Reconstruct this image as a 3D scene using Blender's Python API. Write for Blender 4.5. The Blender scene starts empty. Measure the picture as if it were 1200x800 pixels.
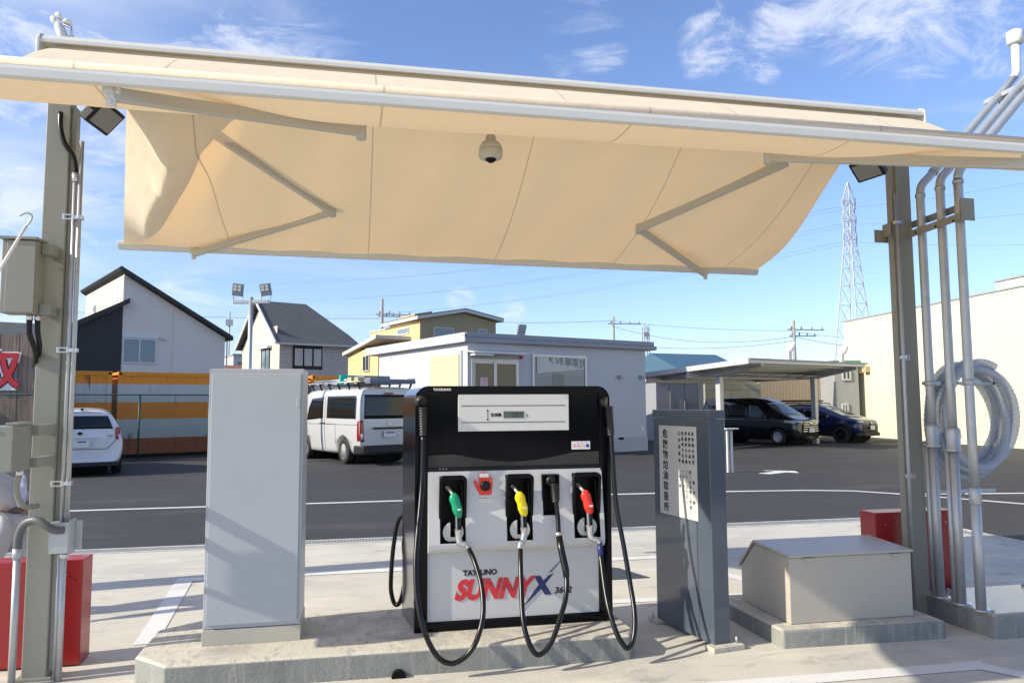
import bpy, bmesh, math, random
from mathutils import Vector, Matrix
from mathutils.bvhtree import BVHTree
R = math.radians
random.seed(7)
S = bpy.context.scene
COL = S.collection

# ---------------------------------------------------------------- camera
cam = bpy.data.objects.new('camera', bpy.data.cameras.new('camera'))
COL.objects.link(cam); S.camera = cam
cam.data.sensor_fit = 'HORIZONTAL'; cam.data.sensor_width = 36.0
cam.data.lens = 36.0 * 880 / 1200
cam.data.clip_start = 0.05; cam.data.clip_end = 3000
YAW, PITCH, ROLL = R(78.2), math.atan(72 / 880), R(0.3)
fwd = Vector((math.cos(YAW) * math.cos(PITCH), math.sin(YAW) * math.cos(PITCH), math.sin(PITCH)))
rgt = Vector((math.sin(YAW), -math.cos(YAW), 0))
upv = rgt.cross(fwd)
r2 = rgt * math.cos(ROLL) - upv * math.sin(ROLL)
u2 = upv * math.cos(ROLL) + rgt * math.sin(ROLL)
mw = Matrix((r2, u2, -fwd)).transposed().to_4x4()
mw.translation = Vector((0, 0, 1.6))
cam.matrix_world = mw

# ---------------------------------------------------------------- sky and sun
SUN_AZ, SUN_EL = R(188), R(30)
world = bpy.data.worlds.new('World'); S.world = world; world.use_nodes = True
nt = world.node_tree; nt.nodes.clear()
def wn(t, **k):
    n = nt.nodes.new(t)
    for a, b in k.items(): setattr(n, a, b)
    return n
L = nt.links.new
sky = wn('ShaderNodeTexSky', sky_type='NISHITA'); sky.sun_disc = False
sky.sun_elevation = SUN_EL; sky.sun_rotation = math.pi / 2 - SUN_AZ
sky.air_density = 1.0; sky.dust_density = 0.4; sky.ozone_density = 2.6; sky.altitude = 0
tc = wn('ShaderNodeTexCoord')
sep = wn('ShaderNodeSeparateXYZ'); L(tc.outputs['Generated'], sep.inputs[0])
den = wn('ShaderNodeMath', operation='MAXIMUM'); L(sep.outputs['Z'], den.inputs[0]); den.inputs[1].default_value = 0.0
den2 = wn('ShaderNodeMath', operation='ADD'); L(den.outputs[0], den2.inputs[0]); den2.inputs[1].default_value = 0.12
dx = wn('ShaderNodeMath', operation='DIVIDE'); L(sep.outputs['X'], dx.inputs[0]); L(den2.outputs[0], dx.inputs[1])
dy = wn('ShaderNodeMath', operation='DIVIDE'); L(sep.outputs['Y'], dy.inputs[0]); L(den2.outputs[0], dy.inputs[1])
cmb = wn('ShaderNodeCombineXYZ'); L(dx.outputs[0], cmb.inputs[0]); L(dy.outputs[0], cmb.inputs[1])
def ramp(src, a, b, va=0.0, vb=1.0):
    m = wn('ShaderNodeMapRange'); m.interpolation_type = 'SMOOTHERSTEP'
    L(src, m.inputs['Value']); m.inputs['From Min'].default_value = a; m.inputs['From Max'].default_value = b
    m.inputs['To Min'].default_value = va; m.inputs['To Max'].default_value = vb
    return m.outputs[0]
def wmath(op, a, b):
    m = wn('ShaderNodeMath', operation=op)
    for i, v in enumerate((a, b)):
        if isinstance(v, (int, float)): m.inputs[i].default_value = v
        else: L(v, m.inputs[i])
    return m.outputs[0]
mp = wn('ShaderNodeMapping'); mp.inputs['Location'].default_value = (3.1, 1.7, 0); mp.inputs['Rotation'].default_value = (0, 0, R(25)); mp.inputs['Scale'].default_value = (1.1, 1.9, 1)
L(cmb.outputs[0], mp.inputs[0])
n1 = wn('ShaderNodeTexNoise'); n1.inputs['Scale'].default_value = 1.9; n1.inputs['Detail'].default_value = 9; n1.inputs['Roughness'].default_value = 0.62; n1.inputs['Distortion'].default_value = 0.5
L(mp.outputs[0], n1.inputs['Vector'])
puffs = ramp(n1.outputs['Fac'], 0.50, 0.74)
n2 = wn('ShaderNodeTexNoise'); n2.inputs['Scale'].default_value = 0.8; n2.inputs['Detail'].default_value = 5; n2.inputs['Roughness'].default_value = 0.55
mp2 = wn('ShaderNodeMapping'); mp2.inputs['Scale'].default_value = (0.7, 1.3, 1); mp2.inputs['Location'].default_value = (8.3, 2.2, 0)
L(cmb.outputs[0], mp2.inputs[0]); L(mp2.outputs[0], n2.inputs['Vector'])
veil = ramp(n2.outputs['Fac'], 0.35, 0.7)
west = ramp(sep.outputs['X'], 0.35, -0.55)          # high thin veil lies over the western (sunny) half
high = ramp(sep.outputs['Z'], 0.28, 0.5)            # broken cloud sits higher up
veil = wmath('MULTIPLY', veil, west)
veil = wmath('MULTIPLY', veil, 0.74)
# banks of broken cloud, each around its own direction in the sky
banks = None
for (dx_, dy_, dz_, r0, r1, wt) in ((.286, .848, .445, .6, 3.2, .95), (.262, .839, .478, 1.0, 4.0, .8), (.248, .868, .43, .3, 2.0, .7), (.411, .804, .43, .8, 3.2, 1.0), (.466, .784, .41, .3, 2.4, .8), (.491, .75, .443, .8, 3.5, .85),
                                   (.547, .722, .424, 1.5, 4.2, 1.1), (.589, .692, .417, 2.0, 5.0, 1.2), (.626, .66, .415, 2.0, 5.0, 1.15), (.661, .631, .407, 1.5, 5.0, 1.0), (.70, .58, .41, 2, 7, 1.0), (.136, .981, .136, .4, 1.6, .9), (.201, .972, .121, .3, 1.6, .7),
                                   (-.278, .878, .39, 5, 15, .9), (-.332, .893, .305, 5, 13, .85), (-.119, .893, .433, 2, 9, .8), (-.192, .97, .15, 3, 14, .55)):
    l_ = math.sqrt(dx_ ** 2 + dy_ ** 2 + dz_ ** 2); dn = wn('ShaderNodeVectorMath', operation='DOT_PRODUCT'); nm = wn('ShaderNodeVectorMath', operation='NORMALIZE')
    L(tc.outputs['Generated'], nm.inputs[0]); L(nm.outputs[0], dn.inputs[0]); dn.inputs[1].default_value = (dx_ / l_, dy_ / l_, dz_ / l_)
    k_ = ramp(dn.outputs['Value'], math.cos(R(r1 * 1.1)), 1.0, 0.0, wt); banks = k_ if banks is None else wmath('MAXIMUM', banks, k_)
n3 = wn('ShaderNodeTexNoise'); n3.inputs['Scale'].default_value = 12.0; n3.inputs['Detail'].default_value = 10; n3.inputs['Roughness'].default_value = 0.68; n3.inputs['Distortion'].default_value = 0.6
mp3 = wn('ShaderNodeMapping'); mp3.inputs['Rotation'].default_value = (0, 0, R(-30)); mp3.inputs['Scale'].default_value = (0.55, 1.0, 1.6); L(tc.outputs['Generated'], mp3.inputs[0]); L(mp3.outputs[0], n3.inputs['Vector'])
shp = wmath('SUBTRACT', wmath('ADD', n3.outputs['Fac'], wmath('MULTIPLY', banks, 0.20)), 0.50)
banked = wmath('MULTIPLY', ramp(shp, 0.06, 0.40), wmath('MINIMUM', wmath('MULTIPLY', banks, 1.6), 1.0))
puffs = wmath('MULTIPLY', wmath('MULTIPLY', puffs, ramp(sep.outputs['Z'], 0.10, 0.5)), 0.22)
puffs = wmath('MAXIMUM', puffs, wmath('MULTIPLY', banked, 0.72))
cov = wmath('MAXIMUM', veil, puffs)
mixc = wn('ShaderNodeMix', data_type='RGBA'); L(cov, mixc.inputs['Factor'])
tint = wn('ShaderNodeMix', data_type='RGBA', blend_type='MULTIPLY'); tint.inputs['Factor'].default_value = 1.0; tint.inputs['B'].default_value = (1.02, 0.98, 1.12, 1)
tc_ = wn('ShaderNodeMix', data_type='RGBA'); tc_.inputs['A'].default_value = (0.80, 0.83, 1.0, 1); tc_.inputs['B'].default_value = (0.93, 0.93, 1.08, 1); L(ramp(sep.outputs['Z'], -0.02, 0.42), tc_.inputs['Factor']); L(tc_.outputs['Result'], tint.inputs['B'])
L(sky.outputs[0], tint.inputs['A']); L(tint.outputs['Result'], mixc.inputs['A'])
mixc.inputs['B'].default_value = (4.6, 4.8, 5.3, 1)
bgn = wn('ShaderNodeBackground'); bgn.inputs['Strength'].default_value = 0.15
L(mixc.outputs['Result'], bgn.inputs['Color'])
wo = wn('ShaderNodeOutputWorld'); L(bgn.outputs[0], wo.inputs['Surface'])

sun = bpy.data.lights.new('sun', 'SUN'); sun.energy = 4.4; sun.angle = R(0.5); sun.color = (1.0, 0.925, 0.77)
so = bpy.data.objects.new('sun', sun); COL.objects.link(so)
sd = Vector((math.cos(SUN_AZ) * math.cos(SUN_EL), math.sin(SUN_AZ) * math.cos(SUN_EL), math.sin(SUN_EL)))
so.rotation_euler = sd.to_track_quat('Z', 'Y').to_euler(); so.location = sd * 60
S.view_settings.view_transform = 'Standard'; S.view_settings.look = 'None'
S.view_settings.exposure = 0.52; S.view_settings.gamma = 1.0

# ---------------------------------------------------------------- materials
MATS = {}
def M(name, col, rough=0.5, metal=0.0, noise=None, bump=None, coat=0.0, spec=None, emit=None, stretch=(1, 1, 1), alpha=None, trans=None):
    """Principled material; noise=(scale, amount[, second colour]), bump=(scale, strength) in metres."""
    m = bpy.data.materials.new(name); m.use_nodes = True
    t = m.node_tree; b = t.nodes['Principled BSDF']
    b.inputs['Base Color'].default_value = (*col, 1); b.inputs['Roughness'].default_value = rough; b.inputs['Metallic'].default_value = metal
    if coat: b.inputs['Coat Weight'].default_value = coat; b.inputs['Coat Roughness'].default_value = 0.04
    if spec is not None: b.inputs['Specular IOR Level'].default_value = spec
    if alpha is not None: b.inputs['Alpha'].default_value = alpha
    if trans is not None: b.inputs['Transmission Weight'].default_value = trans
    if emit: b.inputs['Emission Color'].default_value = (*emit[0], 1); b.inputs['Emission Strength'].default_value = emit[1]
    if noise or bump:
        tcn = t.nodes.new('ShaderNodeTexCoord'); mpn = t.nodes.new('ShaderNodeMapping'); mpn.inputs['Scale'].default_value = stretch
        t.links.new(tcn.outputs['Object'], mpn.inputs[0])
    if noise:
        nz = t.nodes.new('ShaderNodeTexNoise'); nz.inputs['Scale'].default_value = noise[0]; nz.inputs['Detail'].default_value = 8; nz.inputs['Roughness'].default_value = 0.65
        t.links.new(mpn.outputs[0], nz.inputs['Vector'])
        mr = t.nodes.new('ShaderNodeMapRange'); mr.inputs['From Min'].default_value = 0.32; mr.inputs['From Max'].default_value = 0.68
        t.links.new(nz.outputs['Fac'], mr.inputs['Value'])
        mx = t.nodes.new('ShaderNodeMix'); mx.data_type = 'RGBA'
        c2 = noise[2] if len(noise) > 2 else tuple(c * (1 - noise[1]) for c in col)
        mx.inputs['A'].default_value = (*c2, 1); mx.inputs['B'].default_value = (*col, 1)
        t.links.new(mr.outputs[0], mx.inputs['Factor']); t.links.new(mx.outputs['Result'], b.inputs['Base Color'])
        if len(noise) < 3:
            mr2 = t.nodes.new('ShaderNodeMapRange'); mr2.inputs['To Min'].default_value = min(1, rough * 1.15); mr2.inputs['To Max'].default_value = rough * 0.9
            t.links.new(nz.outputs['Fac'], mr2.inputs['Value']); t.links.new(mr2.outputs[0], b.inputs['Roughness'])
    if bump:
        nb = t.nodes.new('ShaderNodeTexNoise'); nb.inputs['Scale'].default_value = bump[0]; nb.inputs['Detail'].default_value = 4
        t.links.new(mpn.outputs[0], nb.inputs['Vector'])
        bp = t.nodes.new('ShaderNodeBump'); bp.inputs['Strength'].default_value = bump[1]; bp.inputs['Distance'].default_value = 0.01
        t.links.new(nb.outputs['Fac'], bp.inputs['Height']); t.links.new(bp.outputs[0], b.inputs['Normal'])
    MATS[name] = m
    return m

def node_mat(name): 
    m = bpy.data.materials.new(name); m.use_nodes = True; MATS[name] = m
    return m, m.node_tree, m.node_tree.nodes['Principled BSDF']

def ground_mat(name, base, layers, speck=None, rough=0.85, bump=(60, 0.3)):
    """layers: (scale, stretch, lo, hi, colour) soft stains mixed in one after another"""
    m, t, b = node_mat(name); ln = t.links.new
    tcn = t.nodes.new('ShaderNodeTexCoord'); prev = None
    for sc, st, lo, hi, col in layers:
        mpn = t.nodes.new('ShaderNodeMapping'); mpn.inputs['Scale'].default_value = st; mpn.inputs['Location'].default_value = (sc * 3.7, sc, 0); ln(tcn.outputs['Object'], mpn.inputs[0])
        nz = t.nodes.new('ShaderNodeTexNoise'); nz.inputs['Scale'].default_value = sc; nz.inputs['Detail'].default_value = 7; nz.inputs['Roughness'].default_value = 0.6; nz.inputs['Distortion'].default_value = 0.35
        ln(mpn.outputs[0], nz.inputs['Vector'])
        mr = t.nodes.new('ShaderNodeMapRange'); mr.interpolation_type = 'SMOOTHSTEP'; mr.inputs['From Min'].default_value = lo; mr.inputs['From Max'].default_value = hi
        ln(nz.outputs['Fac'], mr.inputs['Value'])
        mx = t.nodes.new('ShaderNodeMix'); mx.data_type = 'RGBA'; ln(mr.outputs[0], mx.inputs['Factor'])
        if prev is None: mx.inputs['A'].default_value = (*base, 1)
        else: ln(prev, mx.inputs['A'])
        mx.inputs['B'].default_value = (*col, 1); prev = mx.outputs['Result']
    if speck:
        nz = t.nodes.new('ShaderNodeTexNoise'); nz.inputs['Scale'].default_value = speck[0]; nz.inputs['Detail'].default_value = 2
        ln(tcn.outputs['Object'], nz.inputs['Vector'])
        mr = t.nodes.new('ShaderNodeMapRange'); mr.inputs['From Min'].default_value = 0.35; mr.inputs['From Max'].default_value = 0.65; mr.inputs['To Min'].default_value = 1 - speck[1]; mr.inputs['To Max'].default_value = 1 + speck[1]
        ln(nz.outputs['Fac'], mr.inputs['Value'])
        vm = t.nodes.new('ShaderNodeVectorMath'); vm.operation = 'SCALE'; ln(prev, vm.inputs[0]); ln(mr.outputs[0], vm.inputs['Scale']); prev = vm.outputs[0]
    ln(prev, b.inputs['Base Color']); b.inputs['Roughness'].default_value = rough; b.inputs['Specular IOR Level'].default_value = 0.3
    nb = t.nodes.new('ShaderNodeTexNoise'); nb.inputs['Scale'].default_value = bump[0]; nb.inputs['Detail'].default_value = 5
    ln(tcn.outputs['Object'], nb.inputs['Vector'])
    bp = t.nodes.new('ShaderNodeBump'); bp.inputs['Strength'].default_value = bump[1]; bp.inputs['Distance'].default_value = 0.006
    ln(nb.outputs['Fac'], bp.inputs['Height']); ln(bp.outputs[0], b.inputs['Normal'])
    return m

CONC = ground_mat('concrete', (0.57, 0.54, 0.465), [
    (0.55, (1, 1, 1), 0.42, 0.7, (0.45, 0.43, 0.385)),
    (2.2, (0.55, 1.6, 1), 0.5, 0.72, (0.66, 0.615, 0.51)),
    (5.5, (0.5, 1.8, 1), 0.54, 0.72, (0.44, 0.415, 0.365)),
    (1.1, (1, 2.4, 1), 0.60, 0.70, (0.36, 0.345, 0.315)),
    (17., (1, 1, 1), 0.56, 0.72, (0.60, 0.56, 0.48))], speck=(190, 0.13), rough=0.8)
ASPH = ground_mat('asphalt', (0.056, 0.054, 0.054), [
    (0.16, (1, 1, 1), 0.42, 0.62, (0.048, 0.046, 0.047)),
    (0.5, (0.3, 2.2, 1), 0.55, 0.7, (0.078, 0.073, 0.069)),
    (1.7, (0.35, 2.5, 1), 0.6, 0.72, (0.092, 0.086, 0.079)),
    (3.0, (1, 1, 1), 0.55, 0.75, (0.052, 0.050, 0.050))], speck=(70, 0.45), rough=0.82, bump=(45, 0.7))
KERB = ground_mat('kerb_concrete', (0.56, 0.52, 0.43), [
    (3.0, (1, 1, 0.5), 0.45, 0.7, (0.36, 0.34, 0.31)),
    (9.0, (2.5, 1, 0.35), 0.5, 0.68, (0.40, 0.38, 0.34)),
    (22., (1, 1, 1), 0.58, 0.7, (0.56, 0.53, 0.46))], speck=(150, 0.12), rough=0.8)
KERB_SHADE = ground_mat('shaded_concrete_side', (0.27, 0.275, 0.25), [  # concrete with shade painted into its colour, for upright faces
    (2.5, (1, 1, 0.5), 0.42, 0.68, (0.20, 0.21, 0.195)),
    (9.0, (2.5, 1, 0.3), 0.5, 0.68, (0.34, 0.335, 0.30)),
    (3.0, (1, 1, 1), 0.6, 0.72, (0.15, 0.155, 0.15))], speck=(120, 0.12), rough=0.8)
def shade_sides(o):
    "upright faces get a darker colour that stands in for shade"
    o.data.materials.append(KERB_SHADE)
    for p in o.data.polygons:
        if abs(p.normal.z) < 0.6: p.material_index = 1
PAINT = ground_mat('road_paint', (0.72, 0.71, 0.68), [(2.5, (1, 1, 1), 0.5, 0.75, (0.58, 0.57, 0.54)), (30, (1, 1, 1), 0.62, 0.7, (0.42, 0.41, 0.40))], speck=(200, 0.08), rough=0.6)

# ---------------------------------------------------------------- mesh building
class MB:
    def __init__(s): s.v = []; s.f = []; s.sm = []
    def add(s, vs, fs, smooth=False):
        o = len(s.v); s.v += [tuple(v) for v in vs]
        for f in fs: s.f.append([i + o for i in f]); s.sm.append(smooth)
        return s
    def box(s, x0, x1, y0, y1, z0, z1, T=None):
        vs = [Vector((x, y, z)) for x in (x0, x1) for y in (y0, y1) for z in (z0, z1)]
        if T is not None: vs = [T @ v for v in vs]
        return s.add(vs, [(0, 1, 3, 2), (4, 6, 7, 5), (0, 4, 5, 1), (2, 3, 7, 6), (0, 2, 6, 4), (1, 5, 7, 3)])
    def bar(s, p, q, w, h, up=(0, 0, 1)):
        p, q = Vector(p), Vector(q); d = (q - p); l = d.length; d.normalize()
        a = d.cross(Vector(up)); a = a.normalized() if a.length > 1e-4 else Vector((1, 0, 0)); b = a.cross(d)
        T = Matrix((a, d, b)).transposed().to_4x4(); T.translation = p
        return s.box(-w / 2, w / 2, 0, l, -h / 2, h / 2, T)
    def tube(s, pts, r, n=10, caps=True, smooth=True):
        pts = [Vector(p) for p in pts]; rs = r if isinstance(r, (list, tuple)) else [r] * len(pts)
        t = (pts[1] - pts[0]).normalized(); a = t.orthogonal().normalized(); vs = []
        for i, p in enumerate(pts):
            if i == 0: t2 = (pts[1] - p)
            elif i == len(pts) - 1: t2 = (p - pts[i - 1])
            else: t2 = (pts[i + 1] - p).normalized() + (p - pts[i - 1]).normalized()
            if t2.length < 1e-9: t2 = t
            t2.normalize(); a = (a - t2 * a.dot(t2)); a = a.normalized() if a.length > 1e-6 else t2.orthogonal().normalized(); b = t2.cross(a); t = t2
            for k in range(n):
                c = 2 * math.pi * k / n; vs.append(p + (a * math.cos(c) + b * math.sin(c)) * rs[i])
        fs = [(i * n + k, i * n + (k + 1) % n, (i + 1) * n + (k + 1) % n, (i + 1) * n + k) for i in range(len(pts) - 1) for k in range(n)]
        s.add(vs, fs, smooth)
        if caps:
            o = len(s.v) - len(vs)
            s.f.append([o + k for k in range(n)][::-1]); s.sm.append(False)
            s.f.append([o + (len(pts) - 1) * n + k for k in range(n)]); s.sm.append(False)
        return s
    def prism(s, poly, axis, a, b, T=None):
        """poly: 2D points; axis 'x': (y,z), 'y': (x,z), 'z': (x,y)"""
        def mk(p, c): return {'x': (c, p[0], p[1]), 'y': (p[0], c, p[1]), 'z': (p[0], p[1], c)}[axis]
        vs = [Vector(mk(p, a)) for p in poly] + [Vector(mk(p, b)) for p in poly]
        if T is not None: vs = [T @ v for v in vs]
        n = len(poly)
        return s.add(vs, [list(range(n))[::-1], list(range(n, 2 * n))] + [(i, (i + 1) % n, n + (i + 1) % n, n + i) for i in range(n)])
    def ring(s, outer, inner, axis, a, b):
        """frame between two loops with the same number of points, extruded from a to b"""
        def mk(p, c): return {'x': (c, p[0], p[1]), 'y': (p[0], c, p[1]), 'z': (p[0], p[1], c)}[axis]
        n = len(outer); vs = [mk(p, c) for c in (a, b) for lp in (outer, inner) for p in lp]; fs = []
        for i in range(n):
            j = (i + 1) % n
            fs += [(i, j, n + j, n + i), (2 * n + i, 3 * n + i, 3 * n + j, 2 * n + j), (i, 2 * n + i, 2 * n + j, j), (n + i, n + j, 3 * n + j, 3 * n + i)]
        return s.add(vs, fs)
    def lathe(s, prof, c=(0, 0, 0), n=24, T=None, smooth=True):
        """prof: (radius, z) list"""
        vs = []
        for r, z in prof:
            for k in range(n):
                a = 2 * math.pi * k / n; vs.append(Vector((c[0] + r * math.cos(a), c[1] + r * math.sin(a), c[2] + z)))
        if T is not None: vs = [T @ v for v in vs]
        fs = [(i * n + k, i * n + (k + 1) % n, (i + 1) * n + (k + 1) % n, (i + 1) * n + k) for i in range(len(prof) - 1) for k in range(n)]
        fs += [tuple(range(n))[::-1], tuple((len(prof) - 1) * n + k for k in range(n))]
        return s.add(vs, fs, smooth)
    def grid(s, fn, nu, nv, smooth=True):
        vs = [fn(i / nu, j / nv) for i in range(nu + 1) for j in range(nv + 1)]
        fs = [(i * (nv + 1) + j, (i + 1) * (nv + 1) + j, (i + 1) * (nv + 1) + j + 1, i * (nv + 1) + j + 1) for i in range(nu) for j in range(nv)]
        return s.add(vs, fs, smooth)
    def text(s, body, size, T, bold=0.0, extrude=0.0008, align='LEFT', spacing=1.0, shear=0.0, wx=1.0, line=1.0):
        c = bpy.data.curves.new('txt', 'FONT'); c.body = body; c.size = size; c.align_x = align; c.extrude = extrude; c.offset = bold
        c.space_character = spacing; c.space_line = line; c.shear = shear; c.resolution_u = 3
        o = bpy.data.objects.new('txt', c); COL.objects.link(o)
        me = bpy.data.meshes.new_from_object(o.evaluated_get(bpy.context.evaluated_depsgraph_get()))
        bpy.data.objects.remove(o); W = Matrix.Diagonal((wx, 1, 1, 1))
        s.add([T @ (W @ v.co) for v in me.vertices], [list(p.vertices) for p in me.polygons])
        bpy.data.meshes.remove(me); return s
    def build(s, name, mat, parent=None, bevel=0.0, label=None, seg=2, smooth=None, off=None):
        me = bpy.data.meshes.new(name)
        if off is None and parent is not None and parent.get('_w'): off = parent.location
        vs = s.v if off is None else [(v[0] - off[0], v[1] - off[1], v[2] - off[2]) for v in s.v]
        me.from_pydata(vs, [], s.f); me.validate(); 
        if len(me.polygons) == len(s.sm): me.polygons.foreach_set('use_smooth', [bool(x) if smooth is None else smooth for x in s.sm])
        bmm = bmesh.new(); bmm.from_mesh(me); bmesh.ops.recalc_face_normals(bmm, faces=bmm.faces); bmm.to_mesh(me); bmm.free()
        o = bpy.data.objects.new(name, me); COL.objects.link(o)
        if mat: me.materials.append(MATS[mat] if isinstance(mat, str) else mat)
        if parent is not None: o.parent = parent
        if bevel:
            b = o.modifiers.new('bevel', 'BEVEL'); b.width = bevel; b.segments = seg; b.limit_method = 'ANGLE'; b.angle_limit = R(40)
            b.harden_normals = False
        if label: o['label'] = label
        return o

def tag(o, label, cat, group=None):
    o['label'] = label; o['category'] = cat
    if group: o['group'] = group
    return o
def thing(name, label, cat, loc=(0, 0, 0), rz=0.0, group=None, world=False):
    o = bpy.data.objects.new(name, None); COL.objects.link(o); o.empty_display_size = 0.2
    o.location = loc; o.rotation_euler = (0, 0, rz); tag(o, label, cat, group)
    if world: o['_w'] = 1           # children are written in scene coordinates
    return o
def struct(mb, name, mat, **k):
    o = mb.build(name, mat, **k); o['kind'] = 'structure'; return o
def copy_tree(o, parent=None):
    c = o.copy(); COL.objects.link(c); c.parent = parent
    for ch in list(o.children): copy_tree(ch, c)
    return c
def at(lat, depth, z=0.0):
    """a ground point given as metres right of and metres ahead of where the photographer stands"""
    return (0.9789 * lat + 0.2045 * depth, -0.2045 * lat + 0.9789 * depth, z)
def rrect(x0, x1, z0, z1, r, n=5, rs=None):
    """rounded rectangle loop; rs = radii (bl, br, tr, tl)"""
    rs = rs or (r, r, r, r); out = []
    for (cx, cz, a0), q in zip(((x0, z0, 180), (x1, z0, 270), (x1, z1, 0), (x0, z1, 90)), rs):
        q = max(q, 1e-4); sx = 1 if cx == x0 else -1; sz = 1 if cz == z0 else -1
        for k in range(n + 1):
            a = R(a0 + 90 * k / n); out.append((cx + sx * q + q * math.cos(a), cz + sz * q + q * math.sin(a)))
    return out
def smooth_path(pts, k=4):
    pts = [Vector(p) for p in pts]; out = []
    for i in range(len(pts) - 1):
        p0, p1, p2, p3 = pts[max(0, i - 1)], pts[i], pts[i + 1], pts[min(len(pts) - 1, i + 2)]
        for j in range(k):
            t = j / k
            out.append(0.5 * ((2 * p1) + (p2 - p0) * t + (2 * p0 - 5 * p1 + 4 * p2 - p3) * t * t + (3 * p1 - p0 - 3 * p2 + p3) * t ** 3))
    out.append(pts[-1]); return out
def TF(loc, x=(1, 0, 0), y=(0, 0, 1)):
    """matrix for flat text: x = writing direction, y = up on the page"""
    x, y = Vector(x).normalized(), Vector(y).normalized(); z = x.cross(y)
    m = Matrix((x, y, z)).transposed().to_4x4(); m.translation = Vector(loc); return m

M('galvanised', (0.50, 0.52, 0.53), 0.42, 0.55, noise=(14, 0.14))
M('bright_steel', (0.66, 0.67, 0.68), 0.28, 0.9)
M('cast_metal', (0.62, 0.61, 0.58), 0.35, 0.85)
M('post_paint', (0.265, 0.265, 0.222), 0.42, noise=(6, 0.06))
M('cabinet_grey', (0.42, 0.45, 0.48), 0.38, noise=(3, 0.05))
M('warm_plinth', (0.50, 0.47, 0.39), 0.45, noise=(4, 0.06))
M('stone_beige', (0.46, 0.425, 0.36), 0.4, noise=(3, 0.05))
M('slate_paint', (0.075, 0.095, 0.125), 0.16, noise=(5, 0.08), coat=0.4)
M('signal_red', (0.36, 0.018, 0.02), 0.35, noise=(3, 0.12), coat=0.2)
M('black_gloss', (0.0035, 0.004, 0.006), 0.10, spec=0.16)
M('black_plastic', (0.007, 0.007, 0.008), 0.38, spec=0.3)
M('black_rubber', (0.006, 0.006, 0.007), 0.30, noise=(40, 0.3), spec=0.4)
M('pocket_black', (0.003, 0.003, 0.0035), 0.35, spec=0.15)
M('panel_grey', (0.60, 0.60, 0.585), 0.33, noise=(3, 0.03))
M('display_white', (0.66, 0.66, 0.63), 0.3)
M('dark_stainless', (0.30, 0.31, 0.32), 0.13, 1.0, noise=(5, 0.1))
M('lcd', (0.10, 0.13, 0.11), 0.2)
M('ink', (0.012, 0.012, 0.014), 0.5)
M('print_red', (0.62, 0.035, 0.045), 0.4)
M('print_navy', (0.02, 0.025, 0.13), 0.4)
M('sign_white', (0.56, 0.56, 0.53), 0.4, noise=(6, 0.05))
M('pure_white', (0.78, 0.78, 0.77), 0.4)
M('nozzle_green', (0.0, 0.30, 0.14), 0.35, coat=0.2)
M('nozzle_yellow', (0.88, 0.66, 0.0), 0.35, coat=0.2)
M('nozzle_red', (0.80, 0.035, 0.02), 0.35, coat=0.2)
M('awning_white', (0.70, 0.68, 0.61), 0.35, noise=(4, 0.03))
M('awning_arm', (0.52, 0.50, 0.43), 0.42)
M('hook_white', (0.80, 0.78, 0.76), 0.35)
M('lamp_glass', (0.20, 0.20, 0.19), 0.2)
M('tyre', (0.014, 0.014, 0.015), 0.75)
M('glass_dark', (0.008, 0.010, 0.012), 0.05, spec=0.5)
M('glass_blue', (0.10, 0.14, 0.16), 0.08, coat=0.3)
M('plate_white', (0.72, 0.73, 0.72), 0.4)
M('rim_silver', (0.62, 0.62, 0.62), 0.3, 0.6)
# ================================================================ setting
asph = MB(); asph.grid(lambda u, v: (-600 + 1200 * u, -600 + 1200 * v, -0.012), 24, 24, False); struct(asph, 'asphalt_lot', ASPH)
ap = MB(); ap.prism([(-40, -30), (7.08, -30), (7.08, 8.55), (6.6, 9.0), (-40, 9.0)], 'z', -0.15, 0.0); struct(ap, 'concrete_forecourt', CONC)
bd = MB(); bd.prism([(-40, 9.004), (6.62, 9.004), (7.085, 8.54), (7.085, -30), (7.22, -30), (7.22, 8.6), (6.68, 9.06), (-40, 9.06)], 'z', -0.1, 0.004)
bd.prism([(-40, 9.26), (6.8, 9.26), (7.44, 8.66), (7.44, -30), (7.5, -30), (7.5, 8.7), (6.84, 9.32), (-40, 9.32)], 'z', -0.1, 0.002)
struct(bd, 'forecourt_border', KERB)
m, t, b = node_mat('grating_steel')
tcn = t.nodes.new('ShaderNodeTexCoord'); sp = t.nodes.new('ShaderNodeSeparateXYZ'); t.links.new(tcn.outputs['Object'], sp.inputs[0])
def bars(out, f):
    a = t.nodes.new('ShaderNodeMath'); a.operation = 'MULTIPLY'; a.inputs[1].default_value = f; t.links.new(out, a.inputs[0])
    c = t.nodes.new('ShaderNodeMath'); c.operation = 'FRACT'; t.links.new(a.outputs[0], c.inputs[0])
    d = t.nodes.new('ShaderNodeMath'); d.operation = 'GREATER_THAN'; d.inputs[1].default_value = 0.55; t.links.new(c.outputs[0], d.inputs[0]); return d.outputs[0]
mx = t.nodes.new('ShaderNodeMath'); mx.operation = 'MAXIMUM'; t.links.new(bars(sp.outputs['X'], 28), mx.inputs[0]); t.links.new(bars(sp.outputs['Y'], 28), mx.inputs[1])
mc = t.nodes.new('ShaderNodeMix'); mc.data_type = 'RGBA'; mc.inputs['A'].default_value = (0.05, 0.05, 0.05, 1); mc.inputs['B'].default_value = (0.42, 0.43, 0.42, 1)
t.links.new(mx.outputs[0], mc.inputs['Factor']); t.links.new(mc.outputs['Result'], b.inputs['Base Color']); b.inputs['Roughness'].default_value = 0.5; b.inputs['Metallic'].default_value = 0.3
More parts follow.
